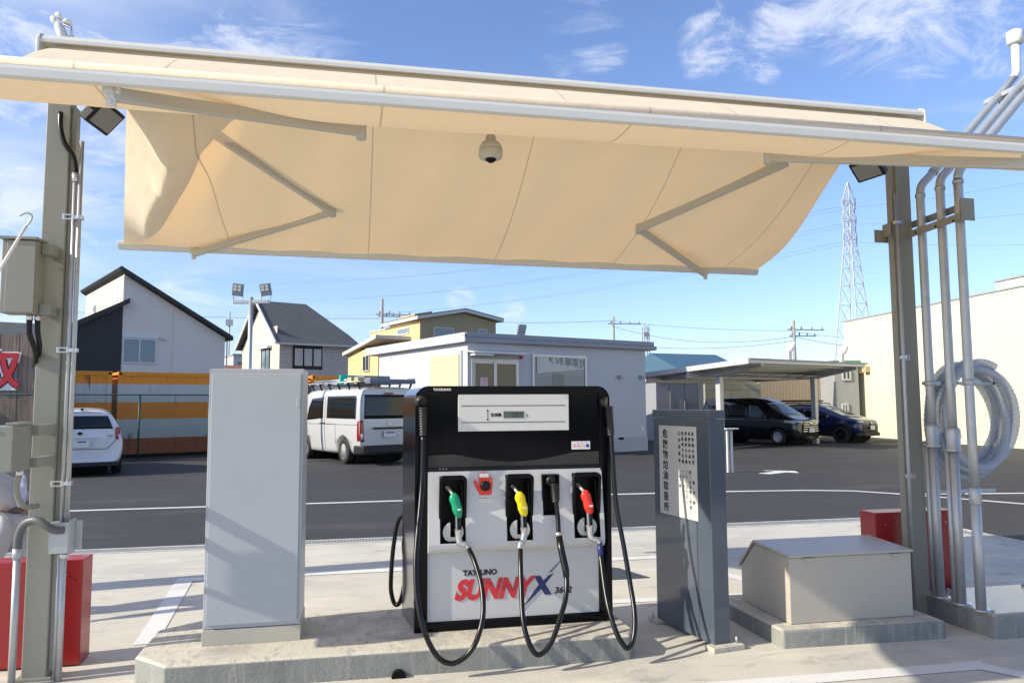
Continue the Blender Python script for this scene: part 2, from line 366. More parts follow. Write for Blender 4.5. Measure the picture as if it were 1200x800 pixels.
gr = MB(); gr.prism([(-40, 9.064), (6.684, 9.064), (7.224, 8.604), (7.224, -30), (7.436, -30), (7.436, 8.655), (6.79, 9.256), (-40, 9.256)], 'z', -0.1, -0.002); struct(gr, 'drain_grating', 'grating_steel')

def strip(mb, pts, w, z):
    pts = [Vector((p[0], p[1], 0)) for p in pts]; L_, R_ = [], []
    for i, p in enumerate(pts):
        d = (pts[min(i + 1, len(pts) - 1)] - pts[max(i - 1, 0)]).normalized(); n = Vector((-d.y, d.x, 0)) * w / 2
        L_.append((p.x + n.x, p.y + n.y, z)); R_.append((p.x - n.x, p.y - n.y, z))
    n = len(pts); mb.add(L_ + R_, [(i, n + i, n + i + 1, i + 1) for i in range(n - 1)])
rm = MB()
strip(rm, [(-14, 12.86), (-4, 12.79), (4, 12.75), (6.6, 12.62), (8.0, 12.45), (8.8, 12.15), (9.25, 11.6), (9.75, 10.8), (10.4, 9.7), (11.6, 7.2), (12.0, 4)], 0.13, -0.006)
strip(rm, [(9.3, 11.52), (10.0, 11.36), (11.5, 11.1), (14, 10.65), (22, 9.2)], 0.13, -0.0045)
strip(rm, [at(9.2, 28.2)[:2], at(7.6, 26.4)[:2]], 0.12, -0.006)
strip(rm, [at(11.5, 29.0)[:2], at(20.5, 27.2)[:2]], 0.14, -0.006)
rm.prism([(8.93, 15.62), (9.55, 15.95), (9.42, 16.25), (10.05, 15.95), (9.85, 15.5), (9.72, 15.7), (9.1, 15.4)], 'z', -0.009, -0.005)
struct(rm, 'lot_markings', PAINT)
fm = MB()
strip(fm, [(-1.36, 5.58), (-1.50, 7.42)], 0.15, 0.004)
strip(fm, [(-1.58, 7.50), (3.75, 7.46)], 0.14, 0.0045)
strip(fm, [(0.2, 6.0), (3.1, 5.86), (3.42, 5.86)], 0.12, 0.004)
strip(fm, [(3.15, 7.38), (3.7, 5.6)], 0.13, 0.004)
strip(fm, [(-1.5, 4.12), (3.78, 4.02)], 0.13, 0.004)
strip(fm, [(3.72, 4.0), (4.55, 2.9), (5.6, 1.2)], 0.13, 0.0045)
struct(fm, 'forecourt_markings', PAINT)
mh = MB(); mh.prism([(2.12, 6.62), (2.66, 6.62), (2.52, 7.05), (2.36, 7.2), (2.12, 7.22)], 'z', 0.0, 0.006)
M('manhole_iron', (0.07, 0.075, 0.08), 0.6, noise=(40, 0.4))
tag(mh.build('drain_cover', 'manhole_iron'), 'dark cast iron cover flush in the concrete behind the fuel dispenser', 'cover')

# island the dispenser stands on
def island_loop(o, z): return [(x, y, z) for x, y in ((-1.02 - o * .3, 4.64 - o), (1.70, 4.60 - o), (1.76 + o, 4.70), (1.76 + o, 5.52), (-1.0, 5.52 + o * .2), (-1.22 - o, 5.36), (-1.22 - o, 4.84))]
isl = MB(); lo, hi0, hi = island_loop(0.012, -0.05), island_loop(0.012, 0.138), island_loop(-0.004, 0.15); n = len(lo)
isl.add(lo + hi0 + hi, [[0, 1, 2, 3, 4, 5, 6][::-1], [14 + i for i in range(n)]] + [(k * n + i, k * n + (i + 1) % n, (k + 1) * n + (i + 1) % n, (k + 1) * n + i) for i in range(n) for k in (0, 1)])
dispenser_island = isl.build('dispenser_island', KERB, bevel=0.008); dispenser_island['kind'] = 'structure'; shade_sides(dispenser_island)
dh = MB(); dh.prism([(0.27 + 0.042 * math.cos(R(a)), 0.0 + 0.045 * math.sin(R(a))) for a in range(0, 181, 15)], 'y', 4.573, 4.64)
struct(dh, 'island_drain_hole', 'pocket_black')

# ================================================================ awning frame
def rect_col(x0, x1, y0, y1, z0, z1):
    return MB().box(x0, x1, y0, y1, z0, z1)
def post(x0, x1, label, strip_side):
    t_ = thing('steel_post', label, 'post', ((x0 + x1) / 2, 5.05, 0), world=True, group='steel posts carrying the awning')
    rect_col(x0, x1, 5.0, 5.10, 0, 3.56).build('column', 'post_paint', t_, bevel=0.006)
    MB().box(x0 - 0.03, x1 + 0.03, 4.985, 5.13, 0, 0.018).build('base_plate', 'post_paint', t_, bevel=0.003)
    c = MB(); xs = x1 if strip_side > 0 else x0
    c.ring([(xs + strip_side * a, b_) for a, b_ in ((0.002, 5.02), (0.03, 5.02), (0.03, 5.08), (0.002, 5.08))], [(xs + strip_side * a, b_) for a, b_ in ((0.006, 5.03), (0.029, 5.03), (0.029, 5.07), (0.006, 5.07))], 'z', 0.05, 3.45)
    c.build('channel_rail', 'post_paint', t_)
    return t_
post(-1.885, -1.75, 'tall olive grey steel post at the left with electrical boxes on it', 1)
post(4.11, 4.235, 'tall olive grey steel post at the right beside the pipes and the hose coil', -1)

# fabric material: cloth that lets the sun through
m, t, b = node_mat('awning_cloth'); t.nodes.remove(b); out = t.nodes['Material Output']
tcn = t.nodes.new('ShaderNodeTexCoord'); sp = t.nodes.new('ShaderNodeSeparateXYZ'); t.links.new(tcn.outputs['Object'], sp.inputs[0])
def mth(op, a, v):
    q = t.nodes.new('ShaderNodeMath'); q.operation = op
    t.links.new(a, q.inputs[0]); q.inputs[1].default_value = v; return q.outputs[0]
seam = mth('LESS_THAN', mth('FRACT', mth('MULTIPLY', mth('ADD', sp.outputs['X'], 20.12), 1 / 1.19), 0), 0.009)
nz = t.nodes.new('ShaderNodeTexNoise'); nz.inputs['Scale'].default_value = 2.3; nz.inputs['Detail'].default_value = 6; t.links.new(tcn.outputs['Object'], nz.inputs['Vector'])
def mixcol(f, a, b_):
    q = t.nodes.new('ShaderNodeMix'); q.data_type = 'RGBA'; t.links.new(f, q.inputs['Factor'])
    for k, v in (('A', a), ('B', b_)):
        if isinstance(v, tuple): q.inputs[k].default_value = (*v, 1)
        else: t.links.new(v, q.inputs[k])
    return q.outputs['Result']
cl = mixcol(nz.outputs['Fac'], (0.90, 0.80, 0.62), (0.87, 0.77, 0.59)); cl = mixcol(seam, cl, (0.66, 0.55, 0.42))
tl = mixcol(nz.outputs['Fac'], (0.86, 0.52, 0.215), (0.78, 0.47, 0.19)); tl = mixcol(seam, tl, (0.50, 0.30, 0.14))
df = t.nodes.new('ShaderNodeBsdfDiffuse'); tr = t.nodes.new('ShaderNodeBsdfTranslucent'); ms = t.nodes.new('ShaderNodeMixShader'); ms.inputs[0].default_value = 0.26
nb = t.nodes.new('ShaderNodeTexNoise'); nb.inputs['Scale'].default_value = 3.2; nb.inputs['Detail'].default_value = 9; nb.inputs['Roughness'].default_value = .62; t.links.new(tcn.outputs['Object'], nb.inputs['Vector'])
bp = t.nodes.new('ShaderNodeBump'); bp.inputs['Strength'].default_value = 0.45; bp.inputs['Distance'].default_value = 0.03; t.links.new(nb.outputs['Fac'], bp.inputs['Height'])
for q in (df, tr): t.links.new(bp.outputs[0], q.inputs['Normal'])
t.links.new(cl, df.inputs['Color']); t.links.new(tl, tr.inputs['Color']); t.links.new(df.outputs[0], ms.inputs[1]); t.links.new(tr.outputs[0], ms.inputs[2]); t.links.new(ms.outputs[0], out.inputs[0])

AW = thing('awning', 'wide two-sided beige fabric awning stretched between the two steel posts', 'awning', (1.18, 5.05, 3.56), world=True)
XL, XR = -1.885, 4.24
cv = MB()      # housing: curved top shell
prof = [(4.80, 3.765), (4.80, 3.785), (4.815, 3.812), (4.85, 3.828), (5.05, 3.835), (5.25, 3.828), (5.285, 3.812), (5.30, 3.785), (5.30, 3.765), (5.285, 3.765), (5.285, 3.775), (4.815, 3.775), (4.815, 3.765)]
cv.prism(prof, 'x', XL + 0.022, XR - 0.022); cv.build('housing', 'awning_white', AW)
for x in (XL, XR - 0.02):
    MB().prism([(4.795, 3.58), (4.795, 3.79), (4.81, 3.818), (4.85, 3.838), (5.25, 3.838), (5.29, 3.818), (5.305, 3.79), (5.305, 3.58), (5.25, 3.54), (4.85, 3.54)], 'x', x, x + 0.02).build('end_cap', 'awning_white', AW, bevel=0.004)
MB().tube([(XL + 0.03, 5.05, 3.70), (XR - 0.03, 5.05, 3.70)], 0.05, 20).build('roller', 'awning_arm', AW)
MB().box(XL + 0.022, XR - 0.022, 5.0, 5.1, 3.575, 3.635).build('cross_beam', 'post_paint', AW, bevel=0.004)
FX0, FX1 = -1.80, 4.13
def edge_x(v): return -1.47 - 0.51 * v
def dent(x, v):
    s_ = (x - edge_x(v)); w = 0.05 + 0.22 * (1 - v) ** 0.5 + 0.03 * math.sin(9 * v); a = max(0.0, min(1.0, s_ / w)); b_ = max(0.0, 1 - max(0.0, s_ - w) / 0.50)
    pk = a * (b_ * b_ * (3 - 2 * b_) if s_ > w else 1.0)
    cr = 0.05 * math.exp(-((v - 0.12) / 0.035) ** 2 - ((s_ - 0.24) / 0.07) ** 2) + 0.05 * math.exp(-((v - 0.28) / 0.035) ** 2 - ((s_ - 0.26) / 0.07) ** 2)
    return -(0.43 * pk * min(1.0, 8 * v) * (1 - v) ** 0.9 + cr)
def rear_f(u, v):
    x = edge_x(v) + (3.93 + 0.19 * v - edge_x(v)) * u ** 1.25
    edge = 0.03 * math.sin(2 * math.pi * v) * -u
    y = 5.12 + (6.98 - 5.12) * v; z = 3.745 + (2.99 - 3.745) * v - 0.13 * math.sin(math.pi * v) + dent(x, v) + 0.006 * math.sin(x * 9 + v * 5)
    return (x + edge - 0.08 * v * u, y, z - 0.03 * v * u)
MB().grid(rear_f, 170, 46).build('rear_canopy', 'awning_cloth', AW)
def front_f(u, v):
    x = FX0 + (FX1 - FX0) * u; y = 4.87 + (3.135 - 4.87) * v; e = math.exp(-((x - FX0) / 0.18) ** 2)
    z = 3.762 + (2.915 - 3.762) * v - (0.225 - 0.04 * e) * math.sin(math.pi * v ** 1.4) ** 1.5 + 0.003 * math.sin(x * 5.3 + v * 4) * math.sin(math.pi * v)
    return (x - 0.06 * v * (1 - u), y, z)
MB().grid(front_f, 130, 40).build('front_canopy', 'awning_cloth', AW)
# lead bars
def lead_bar(y, z0, z1, x0, x1, s_, name, h_=0.05):
    m_ = MB(); pr_ = [(y, -h_), (y + s_ * 0.035, -h_), (y + s_ * 0.035, -0.006), (y + s_ * 0.03, 0.012), (y + s_ * 0.012, 0.026), (y - s_ * 0.012, 0.026), (y - s_ * 0.028, 0.016), (y - s_ * 0.03, -0.01)]
    vs = [(x, p[0], p[1] + z) for x, z in ((x0, z0), (x1, z1)) for p in pr_]; n = len(pr_)
    m_.add(vs, [list(range(n))[::-1], list(range(n, 2 * n))] + [(i, (i + 1) % n, n + (i + 1) % n, n + i) for i in range(n)])
    return m_.build(name, 'awning_white', AW, bevel=0.003)
lead_bar(3.14, 2.892, 2.892, -1.90, 4.22, -1, 'lead_bar', 0.038)
MB().tube([(-1.84, 3.13, 2.915), (4.13, 3.13, 2.915)], 0.024, 14).build('cloth_roll', 'awning_cloth', AW)
lead_bar(7.0, 3.0, 2.955, -2.03, 4.06, 1, 'lead_bar')
def arm(sh, el, br):
    a = MB(); a.bar(sh, el, 0.045, 0.065); a.bar(el, br, 0.04, 0.055)
    o = a.build('folding_arm', 'awning_arm', AW, bevel=0.006)
    j = MB(); e = Vector(el)
    j.tube([e + Vector((0, 0, -0.045)), e + Vector((0, 0, 0.045))], 0.026, 14); j.build('joint', 'awning_arm', o, off=AW.location)
    k = MB(); b_ = Vector(br); sg = 1 if b_.y > 5 else -1
    k.box(b_.x - 0.034, b_.x + 0.034, b_.y - 0.012 , b_.y + 0.012, b_.z + 0.0, b_.z + 0.05); k.box(b_.x - 0.018, b_.x + 0.018, b_.y - 0.011 , b_.y + 0.011, b_.z - 0.05, b_.z + 0.0)
    for dx_, dz_ in ((-.025, .032), (.025, .032), (0, -.035)): k.tube([b_ + Vector((dx_, -.02, dz_)), b_ + Vector((dx_, .02, dz_))], 0.008, 8)
    k.build('bracket', 'awning_white', o, off=AW.location, bevel=0.003)
arm((-1.127, 5.36, 3.56), (-0.195, 6.2, 3.165), (-1.406, 6.97, 2.925))
arm((3.41, 5.36, 3.53), (2.448, 6.2, 3.135), (3.461, 6.97, 2.885))
arm((-1.10, 4.74, 3.56), (0.016, 3.86, 3.005), (-0.965, 3.17, 2.835))
arm((3.38, 4.74, 3.56), (2.33, 3.86, 3.015), (3.40, 3.17, 2.815))

# wind sensor on the housing
AN = thing('wind_sensor', 'small white propeller wind sensor perched on the left end of the awning housing', 'sensor', (-1.80, 5.0, 3.835), world=True)
q = MB(); q.tube([(-1.80, 5.0, 3.835), (-1.80, 5.0, 3.86)], 0.03, 14); q.build('foot', 'awning_white', AN)
q = MB(); q.tube([(-1.795, 5.0, 3.85), (-1.815, 5.0, 3.90), (-1.84, 5.0, 3.965), (-1.848, 5.0, 3.985)], [0.026, 0.03, 0.028, 0.014], 14); q.build('body', 'awning_white', AN)
for k, (cx, cz, rx) in enumerate(((-1.872, 4.0, 0.5), (-1.843, 4.028, 0.1), (-1.792, 3.992, -0.4), (-1.768, 3.888, 1.5))):
    c = MB(); T = Matrix.Translation((cx, 5.0, cz)) @ Matrix.Rotation(rx + 0.6, 4, 'Y') @ Matrix.Rotation(0.8, 4, 'X') @ Matrix.Diagonal((1.15, 0.5, 1.1, 1))
    c.lathe([(0.002, 0.02), (0.013, 0.016), (0.022, 0.004), (0.025, -0.012), (0.021, -0.012), (0.018, 0.002), (0.009, 0.011), (0.001, 0.014)], T=T, n=14); c.build('cup', 'awning_white', AN)
MB().tube([(-1.848, 5.0, 3.985), (-1.77, 5.0, 3.96), (-1.765, 5.0, 3.89)], 0.008, 8).build('spindle', 'cast_metal', AN)

# domed camera
DC = thing('dome_camera', 'grey domed camera hanging under the middle of the awning', 'camera', (0.91, 5.05, 3.40), world=True)
MB().lathe([(0.028, 0.235), (0.028, 0.09), (0.036, 0.085), (0.036, 0.06), (0.06, 0.045), (0.078, 0.015), (0.082, -0.005)], (0.91, 5.05, 3.37), 28).build('stem', 'awning_arm', DC)
MB().lathe([(0.081, 0.0), (0.084, -0.012), (0.084, -0.05), (0.075, -0.062), (0.04, -0.066)], (0.91, 5.05, 3.365), 28).build('housing', 'awning_arm', DC)
MB().lathe([(0.04, 0.0), (0.036, -0.015), (0.018, -0.028), (0.004, -0.031)], (0.91, 5.05, 3.302), 20).build('lens', 'black_gloss', DC)

# flood lamps under the awning
def flood(loc, rz, label, tilt, roll=0.0):
    t_ = thing('flood_lamp', label, 'lamp', loc, rz, group='black flood lamps under the awning')
    T = Matrix.Rotation(tilt, 4, 'X') @ Matrix.Rotation(roll, 4, 'Y')
    q = MB(); q.box(-0.13, 0.13, -0.035, 0.035, -0.10, 0.10, T); q.build('housing', 'black_plastic', t_, bevel=0.008)
    q = MB(); q.box(-0.105, 0.105, -0.044, -0.034, -0.078, 0.078, T); q.build('glass', 'lamp_glass', t_, bevel=0.002)
    q = MB()
    for k in range(7): q.box(-0.10 + k * 0.031, -0.094 + k * 0.031, 0.034, 0.062, -0.08, 0.08, T)
    q.build('fins', 'black_plastic', t_)
    q = MB(); q.tube([T @ Vector((-0.14, 0, 0)), T @ Vector((-0.14, 0.09, 0.0)), T @ Vector((0.14, 0.09, 0.0)), T @ Vector((0.14, 0, 0))], 0.010, 8); q.tube([T @ Vector((0, .09, 0)), T @ Vector((0, .26, .10))], .012, 8); q.build('bracket', 'black_plastic', t_); t_.scale = (.84, .84, .84)
flood((-1.53, 4.88, 3.36), R(68), 'black flood lamp at the top of the left steel post', R(42), R(8))
flood((3.76, 4.86, 3.345), R(-62), 'black flood lamp at the top of the right steel post', R(46), R(-6))

# ---------------------------------------------------------------- left post: conduits and boxes
def clamp(parent, x, y, z, w=0.05, name='clamp'):
    q = MB(); q.ring([(x - w, z - 0.017), (x + w * .3, z - 0.017), (x + w * .3, z + 0.017), (x - w, z + 0.017)], [(x - w + .012, z - 0.009), (x + w * .3 - .012, z - 0.009), (x + w * .3 - .012, z + 0.009), (x - w + .012, z + 0.009)], 'y', y - 0.03, y - 0.018)
    q.box(x + w * .1, x + w * 1.2, y - 0.026, y + 0.01, z - 0.012, z + 0.012)
    q.tube([(x + w * .8, y - .035, z), (x + w * .8, y + .02, z)], 0.008, 8)
    return q.build(name, 'bright_steel', parent, bevel=0.002)
cd = thing('conduit', 'long galvanised conduit running down beside the left steel post to a steel junction box', 'conduit', (-1.685, 4.96, 0.92), world=True)
MB().tube([(-1.668, 4.965, 3.22), (-1.664, 4.965, 2.0), (-1.664, 4.965, 0.90)], 0.0135, 12).build('pipe', 'galvanised', cd)
MB().tube([(-1.698, 4.965, 3.02), (-1.692, 4.965, 2.0), (-1.690, 4.965, 0.90)], 0.0115, 12).build('pipe', 'galvanised', cd)
q = MB().tube(smooth_path([(-1.80, 4.98, 3.40), (-1.79, 4.96, 3.30), (-1.76, 4.95, 3.20), (-1.71, 4.96, 3.12), (-1.697, 4.965, 3.04), (-1.697, 4.965, 2.99)]), 0.015, 10); q.build('flexible_sleeve', 'black_rubber', cd)
MB().tube([(-1.697, 4.965, 3.02), (-1.697, 4.965, 2.965)], 0.019, 12).build('coupling', 'bright_steel', cd)
for z in (2.74, 1.93, 1.14): clamp(cd, -1.70, 4.965, z)
jb = thing('junction_box', 'square galvanised junction box low on the left steel post', 'junction box', (-1.69, 4.95, 0.82), world=True)
MB().box(-1.745, -1.64, 4.93, 5.0, 0.735, 0.915).build('case', 'galvanised', jb, bevel=0.003)
MB().box(-1.640, -1.636, 4.935, 5.04, 0.725, 0.925).box(-1.636, -1.60, 5.03, 5.04, 0.74, 0.91).build('side_plate', 'galvanised', jb, bevel=0.001)
MB().tube([(-1.665, 4.925, 0.872), (-1.665, 4.945, 0.872)], 0.019, 14).build('gland', 'pure_white', jb)
cd2 = thing('conduit', 'short galvanised conduit rising from the ground into the junction box', 'conduit', (-1.67, 4.96, 0), world=True)
MB().tube([(-1.672, 4.965, 0.0), (-1.672, 4.965, 0.737)], 0.0165, 14).build('pipe', 'galvanised', cd2)
MB().tube([(-1.70, 4.985, 0.0), (-1.70, 4.985, 0.737)], 0.011, 12).build('pipe', 'galvanised', cd2)
MB().tube([(-1.672, 4.965, 0.70), (-1.672, 4.965, 0.737)], 0.024, 14).build('nut', 'bright_steel', cd2)
cd3 = thing('conduit', 'galvanised conduit left of the post bending over into a thick grey flexible sleeve', 'conduit', (-1.9, 4.92, 0), world=True)
MB().tube([(-1.905, 4.93, 0.0), (-1.905, 4.93, 0.735)], 0.0195, 16).build('pipe', 'galvanised', cd3)
MB().tube([(-1.905, 4.93, 0.715), (-1.905, 4.93, 0.775)], 0.026, 14).build('coupling', 'galvanised', cd3)
M('sleeve_grey', (0.11, 0.115, 0.12), 0.45)
MB().tube(smooth_path([(-1.905, 4.93, 0.76), (-1.905, 4.93, 0.83), (-1.885, 4.925, 0.895), (-1.845, 4.91, 0.93), (-1.79, 4.89, 0.935), (-1.74, 4.88, 0.905), (-1.70, 4.89, 0.878), (-1.668, 4.925, 0.872)]), 0.0225, 16).build('flexible_sleeve', 'sleeve_grey', cd3)

bx = thing('electrical_cabinet', 'upper beige grey electrical box held out on arms from the left steel post', 'electrical box', (-1.88, 4.80, 2.12), world=True, group='electrical boxes on the left post')
MB().box(-2.02, -1.835, 4.825, 4.955, 2.135, 2.565).build('case', 'post_paint', bx, bevel=0.004)
MB().box(-1.99, -1.838, 4.81, 4.8235, 2.138, 2.56).build('door', 'post_paint', bx, bevel=0.003)
MB().box(-2.03, -1.828, 4.80, 4.965, 2.566, 2.583).build('cap', 'post_paint', bx, bevel=0.003)
MB().box(-1.833, -1.775, 4.88, 4.998, 2.495, 2.56).build('mounting_arm', 'post_paint', bx, bevel=0.003)
MB().box(-1.833, -1.775, 4.88, 4.998, 2.135, 2.20).build('mounting_arm', 'post_paint', bx, bevel=0.003)
MB().tube([(-1.88, 4.88, 2.136), (-1.88, 4.88, 2.10)], 0.018, 12).tube([(-1.845, 4.90, 2.136), (-1.845, 4.90, 2.10)], 0.018, 12).build('gland', 'bright_steel', bx)
MB().tube(smooth_path([(-1.88, 4.88, 2.10), (-1.88, 4.885, 2.02), (-1.86, 4.93, 1.92), (-1.90, 5.03, 1.84)]), 0.016, 12).tube(smooth_path([(-1.845, 4.90, 2.10), (-1.845, 4.91, 2.03), (-1.85, 4.96, 1.94), (-1.90, 5.05, 1.86)]), 0.015, 12).build('flexible_sleeve', 'black_rubber', bx)
b2 = thing('electrical_cabinet', 'lower beige grey electrical box held out on arms from the left steel post', 'electrical box', (-1.9, 4.6, 1.24), world=True, group='electrical boxes on the left post')
MB().box(-2.10, -1.786, 4.50, 4.74, 1.247, 1.490).build('case', 'post_paint', b2, bevel=0.004)
MB().box(-1.85, -1.783, 4.56, 4.745, 1.492, 1.508).build('cap', 'post_paint', b2, bevel=0.003)
MB().box(-1.80, -1.752, 4.742, 4.998, 1.43, 1.49).build('mounting_arm', 'post_paint', b2, bevel=0.003)
MB().box(-1.80, -1.752, 4.742, 4.998, 1.25, 1.305).build('mounting_arm', 'post_paint', b2, bevel=0.003)
MB().box(-1.895, -1.862, 4.494, 4.4985, 1.462, 1.474).build('name_label', 'pure_white', b2)
MB().tube([(-1.815, 4.68, 1.248), (-1.815, 4.68, 1.215)], 0.019, 12).build('gland', 'bright_steel', b2)
M('sleeve_pale', (0.24, 0.25, 0.20), 0.4)
MB().tube(smooth_path([(-1.815, 4.68, 1.22), (-1.835, 4.70, 1.17), (-1.85, 4.75, 1.10), (-1.84, 4.82, 1.03), (-1.83, 4.97, 1.01)]), 0.016, 12).build('flexible_sleeve', 'sleeve_pale', b2)
hk = thing('hook_pole', 'thin white pole with a curled hook leaning in front of the upper electrical box', 'hook pole', (-1.9, 4.4, 2.1), world=True)
MB().tube([(-1.985, 4.4, 2.02), (-1.847, 4.4, 2.321), (-1.733, 4.4, 2.555)], 0.0085, 12).build('pole', 'hook_white', hk)
MB().tube(smooth_path([(-1.733, 4.4, 2.555), (-1.712, 4.4, 2.587), (-1.708, 4.4, 2.612), (-1.724, 4.4, 2.626), (-1.745, 4.4, 2.624), (-1.768, 4.4, 2.61)]), 0.0055, 10).build('hook', 'galvanised', hk)

# red guards behind the posts
def guard(x0, x1, z1, label):
    g = thing('bollard_guard', label, 'guard', ((x0 + x1) / 2, 5.3, 0), world=True, group='red guards at the post feet')
    MB().box(x0, x1, 5.22, 5.40, 0.01, z1).build('shell', 'signal_red', g, bevel=0.006)
    q = MB()
    for x in (x0 + .09, x1 - .09):
        q.tube([(x, 5.212, z1 - 0.09), (x, 5.221, z1 - 0.09)], 0.006, 8)
    q.build('screw', 'bright_steel', g)
guard(-2.34, -1.645, 0.645, 'red painted steel guard behind the foot of the left post')
guard(3.96, 4.68, 0.735, 'red painted steel guard behind the foot of the right post')

# ---------------------------------------------------------------- grey cabinet
gc = thing('steel_cabinet', 'tall plain light grey steel cabinet on the island, left of the dispenser', 'cabinet', (-0.6, 5.1, 0.15), world=True)
MB().box(-0.885, -0.318, 4.945, 5.36, 0.245, 1.822).build('case', 'cabinet_grey', gc, bevel=0.004)
MB().box(-0.868, -0.335, 4.930, 4.9455, 0.27, 1.792).build('door', 'cabinet_grey', gc, bevel=0.003)
MB().box(-0.889, -0.314, 4.938, 5.365, 0.15, 0.2425).build('plinth', 'warm_plinth', gc, bevel=0.003)
MB().box(-0.36, -0.340, 4.925, 4.931, 1.58, 1.64).build('latch', 'cabinet_grey', gc, bevel=0.002)
# ================================================================ fuel dispenser
FD = thing('fuel_dispenser', 'black and light grey fuel dispenser with green, yellow and red nozzles', 'fuel dispenser', (1.05, 5.15, 0.15), world=True)
o_ = rrect(0.388, 1.702, 0.15, 1.708, 0.08, 8, rs=(0.001, 0.001, 0.085, 0.085))
q = MB(); n = len(o_); q.add([(x, 4.962, z) for x, z in o_] + [(x - 0.052 * (1 if x < 1 else 0), 5.40, z) for x, z in o_], [list(range(n))[::-1], list(range(n, 2 * n))] + [(i, (i + 1) % n, n + (i + 1) % n, n + i) for i in range(n)], False); q.build('cabinet', 'dark_stainless', FD, bevel=0.004)
i_ = rrect(0.466, 1.632, 0.2, 1.662, 0.01, 8, rs=(0.001, 0.001, 0.02, 0.02))
MB().ring(rrect(0.383, 1.707, 0.15, 1.713, 0.08, 8, rs=(0.001, 0.001, 0.088, 0.088)), i_, 'y', 4.912, 4.964).build('front_frame', 'black_gloss', FD, bevel=0.004)
MB().box(0.467, 1.631, 4.928, 4.960, 1.164, 1.661).build('upper_panel', 'black_gloss', FD)
q = MB(); 
for x in (0.642, 1.45): q.box(x - .0015, x + .0015, 4.9262, 4.930, 1.19, 1.655)
q.box(0.47, 1.63, 4.9262, 4.930, 1.402, 1.405); q.build('panel_joint', 'pocket_black', FD)
M('smoked_trim', (0.045, 0.043, 0.04), 0.16, spec=0.3)
tr_ = [(0.470, 1.186), (1.628, 1.186), (1.628, 1.272)] + [(1.45 - 0.81 * k / 14, 1.268 - 0.055 * math.sin(math.pi * k / 14)) for k in range(0, 15)] + [(0.470, 1.262)]
MB().prism(tr_, 'y', 4.921, 4.929).build('smoked_band', 'smoked_trim', FD)
MB().box(0.466, 1.632, 4.913, 4.93, 1.164, 1.184).build('ledge', 'black_plastic', FD, bevel=0.002)
T_ = TF((0.50, 4.9095, 1.683)); MB().text('TATSUNO', 0.020, T_, bold=0.0012, wx=1.25).build('lettering', 'display_white', FD)
dp = MB().box(0.664, 1.416, 4.914, 4.9285, 1.416, 1.657).build('display_panel', 'display_white', FD, bevel=0.002)
q = MB(); q.box(0.684, 1.392, 4.9125, 4.9145, 1.581, 1.585); q.box(0.684, 1.392, 4.9125, 4.9145, 1.472, 1.476); q.box(0.858, 0.861, 4.9125, 4.9145, 1.494, 1.548)
q.lathe([(.006, 0), (.006, .002)], T=TF((0.8595, 4.9145, 1.552)), n=12); q.lathe([(.006, 0), (.006, .002)], T=TF((0.8595, 4.9145, 1.491)), n=12)
q.build('printed_lines', 'ink', dp, off=FD.location)
lc = MB().box(0.966, 1.106, 4.9115, 4.9142, 1.501, 1.545).build('screen', 'lcd', dp, off=FD.location)
q = MB()
SEG = {'1': 'bc', '5': 'acdfg', '0': 'abcdef', '2': 'abged'}
def seg7(q, ch, x, z, w, h, y):
    tk = 0.0032; pos = {'a': (x, z + h, 1), 'g': (x, z + h / 2, 1), 'd': (x, z, 1), 'f': (x, z + h / 2, 0), 'b': (x + w, z + h / 2, 0), 'e': (x, z, 0), 'c': (x + w, z, 0)}
    for s_ in SEG[ch]:
        px_, pz, hor = pos[s_]
        if hor: q.box(px_, px_ + w, y - .0006, y, pz - tk / 2, pz + tk / 2)
        else: q.box(px_ - tk / 2, px_ + tk / 2, y - .0007, y, pz, pz + h / 2)
for k, ch in enumerate('1501'): seg7(q, ch, 1.012 + k * 0.021, 1.510, 0.011, 0.026, 4.9113)
q.build('digits', 'ink', dp, off=FD.location)
MB().text('給油量', 0.024, TF((0.880, 4.9132, 1.514)), bold=0.0008).text('L', 0.026, TF((1.122, 4.9132, 1.508)), bold=0.0006).build('lettering', 'ink', dp, off=FD.location)
st = MB().box(1.437, 1.567, 4.9245, 4.9275, 1.286, 1.340).build('warning_sticker', 'pure_white', FD)
M('icon_pink', (0.72, 0.25, 0.25), 0.5); M('icon_yellow', (0.70, 0.58, 0.38), 0.5); M('icon_blue', (0.03, 0.06, 0.3), 0.5)
for k, c_ in enumerate(('icon_pink', 'icon_pink', 'icon_yellow', 'icon_blue')):
    q = MB(); T_ = TF((1.458 + k * 0.030, 4.9243, 1.310))
    if k < 3: q.ring([(1.458 + k * .030 + .0115 * math.cos(R(a)), 1.310 + .0115 * math.sin(R(a))) for a in range(0, 360, 20)], [(1.458 + k * .030 + .0085 * math.cos(R(a)), 1.310 + .0085 * math.sin(R(a))) for a in range(0, 360, 20)], 'y', 4.9235, 4.9245); q.box(1.450 + k * .03, 1.466 + k * .03, 4.9236, 4.9245, 1.3085, 1.3115, Matrix.Translation((1.458 + k * .03, 0, 1.31)) @ Matrix.Rotation(R(40), 4, 'Y') @ Matrix.Translation((-1.458 - k * .03, 0, -1.31)))
    else: q.lathe([(.012, 0), (.012, .0008)], T=T_, n=18)
    q.build('pictogram', c_, st, off=FD.location)
q = MB(); 
for k in range(3): q.box(1.472 + k * .030, 1.486 + k * .030, 4.9236, 4.9245, 1.3285, 1.3315)
q.build('small_print', 'ink', st, off=FD.location)
q = MB().text('・・・', 0.02, TF((0.535, 4.912, 1.168)), bold=.001); q.build('lettering', 'display_white', FD)

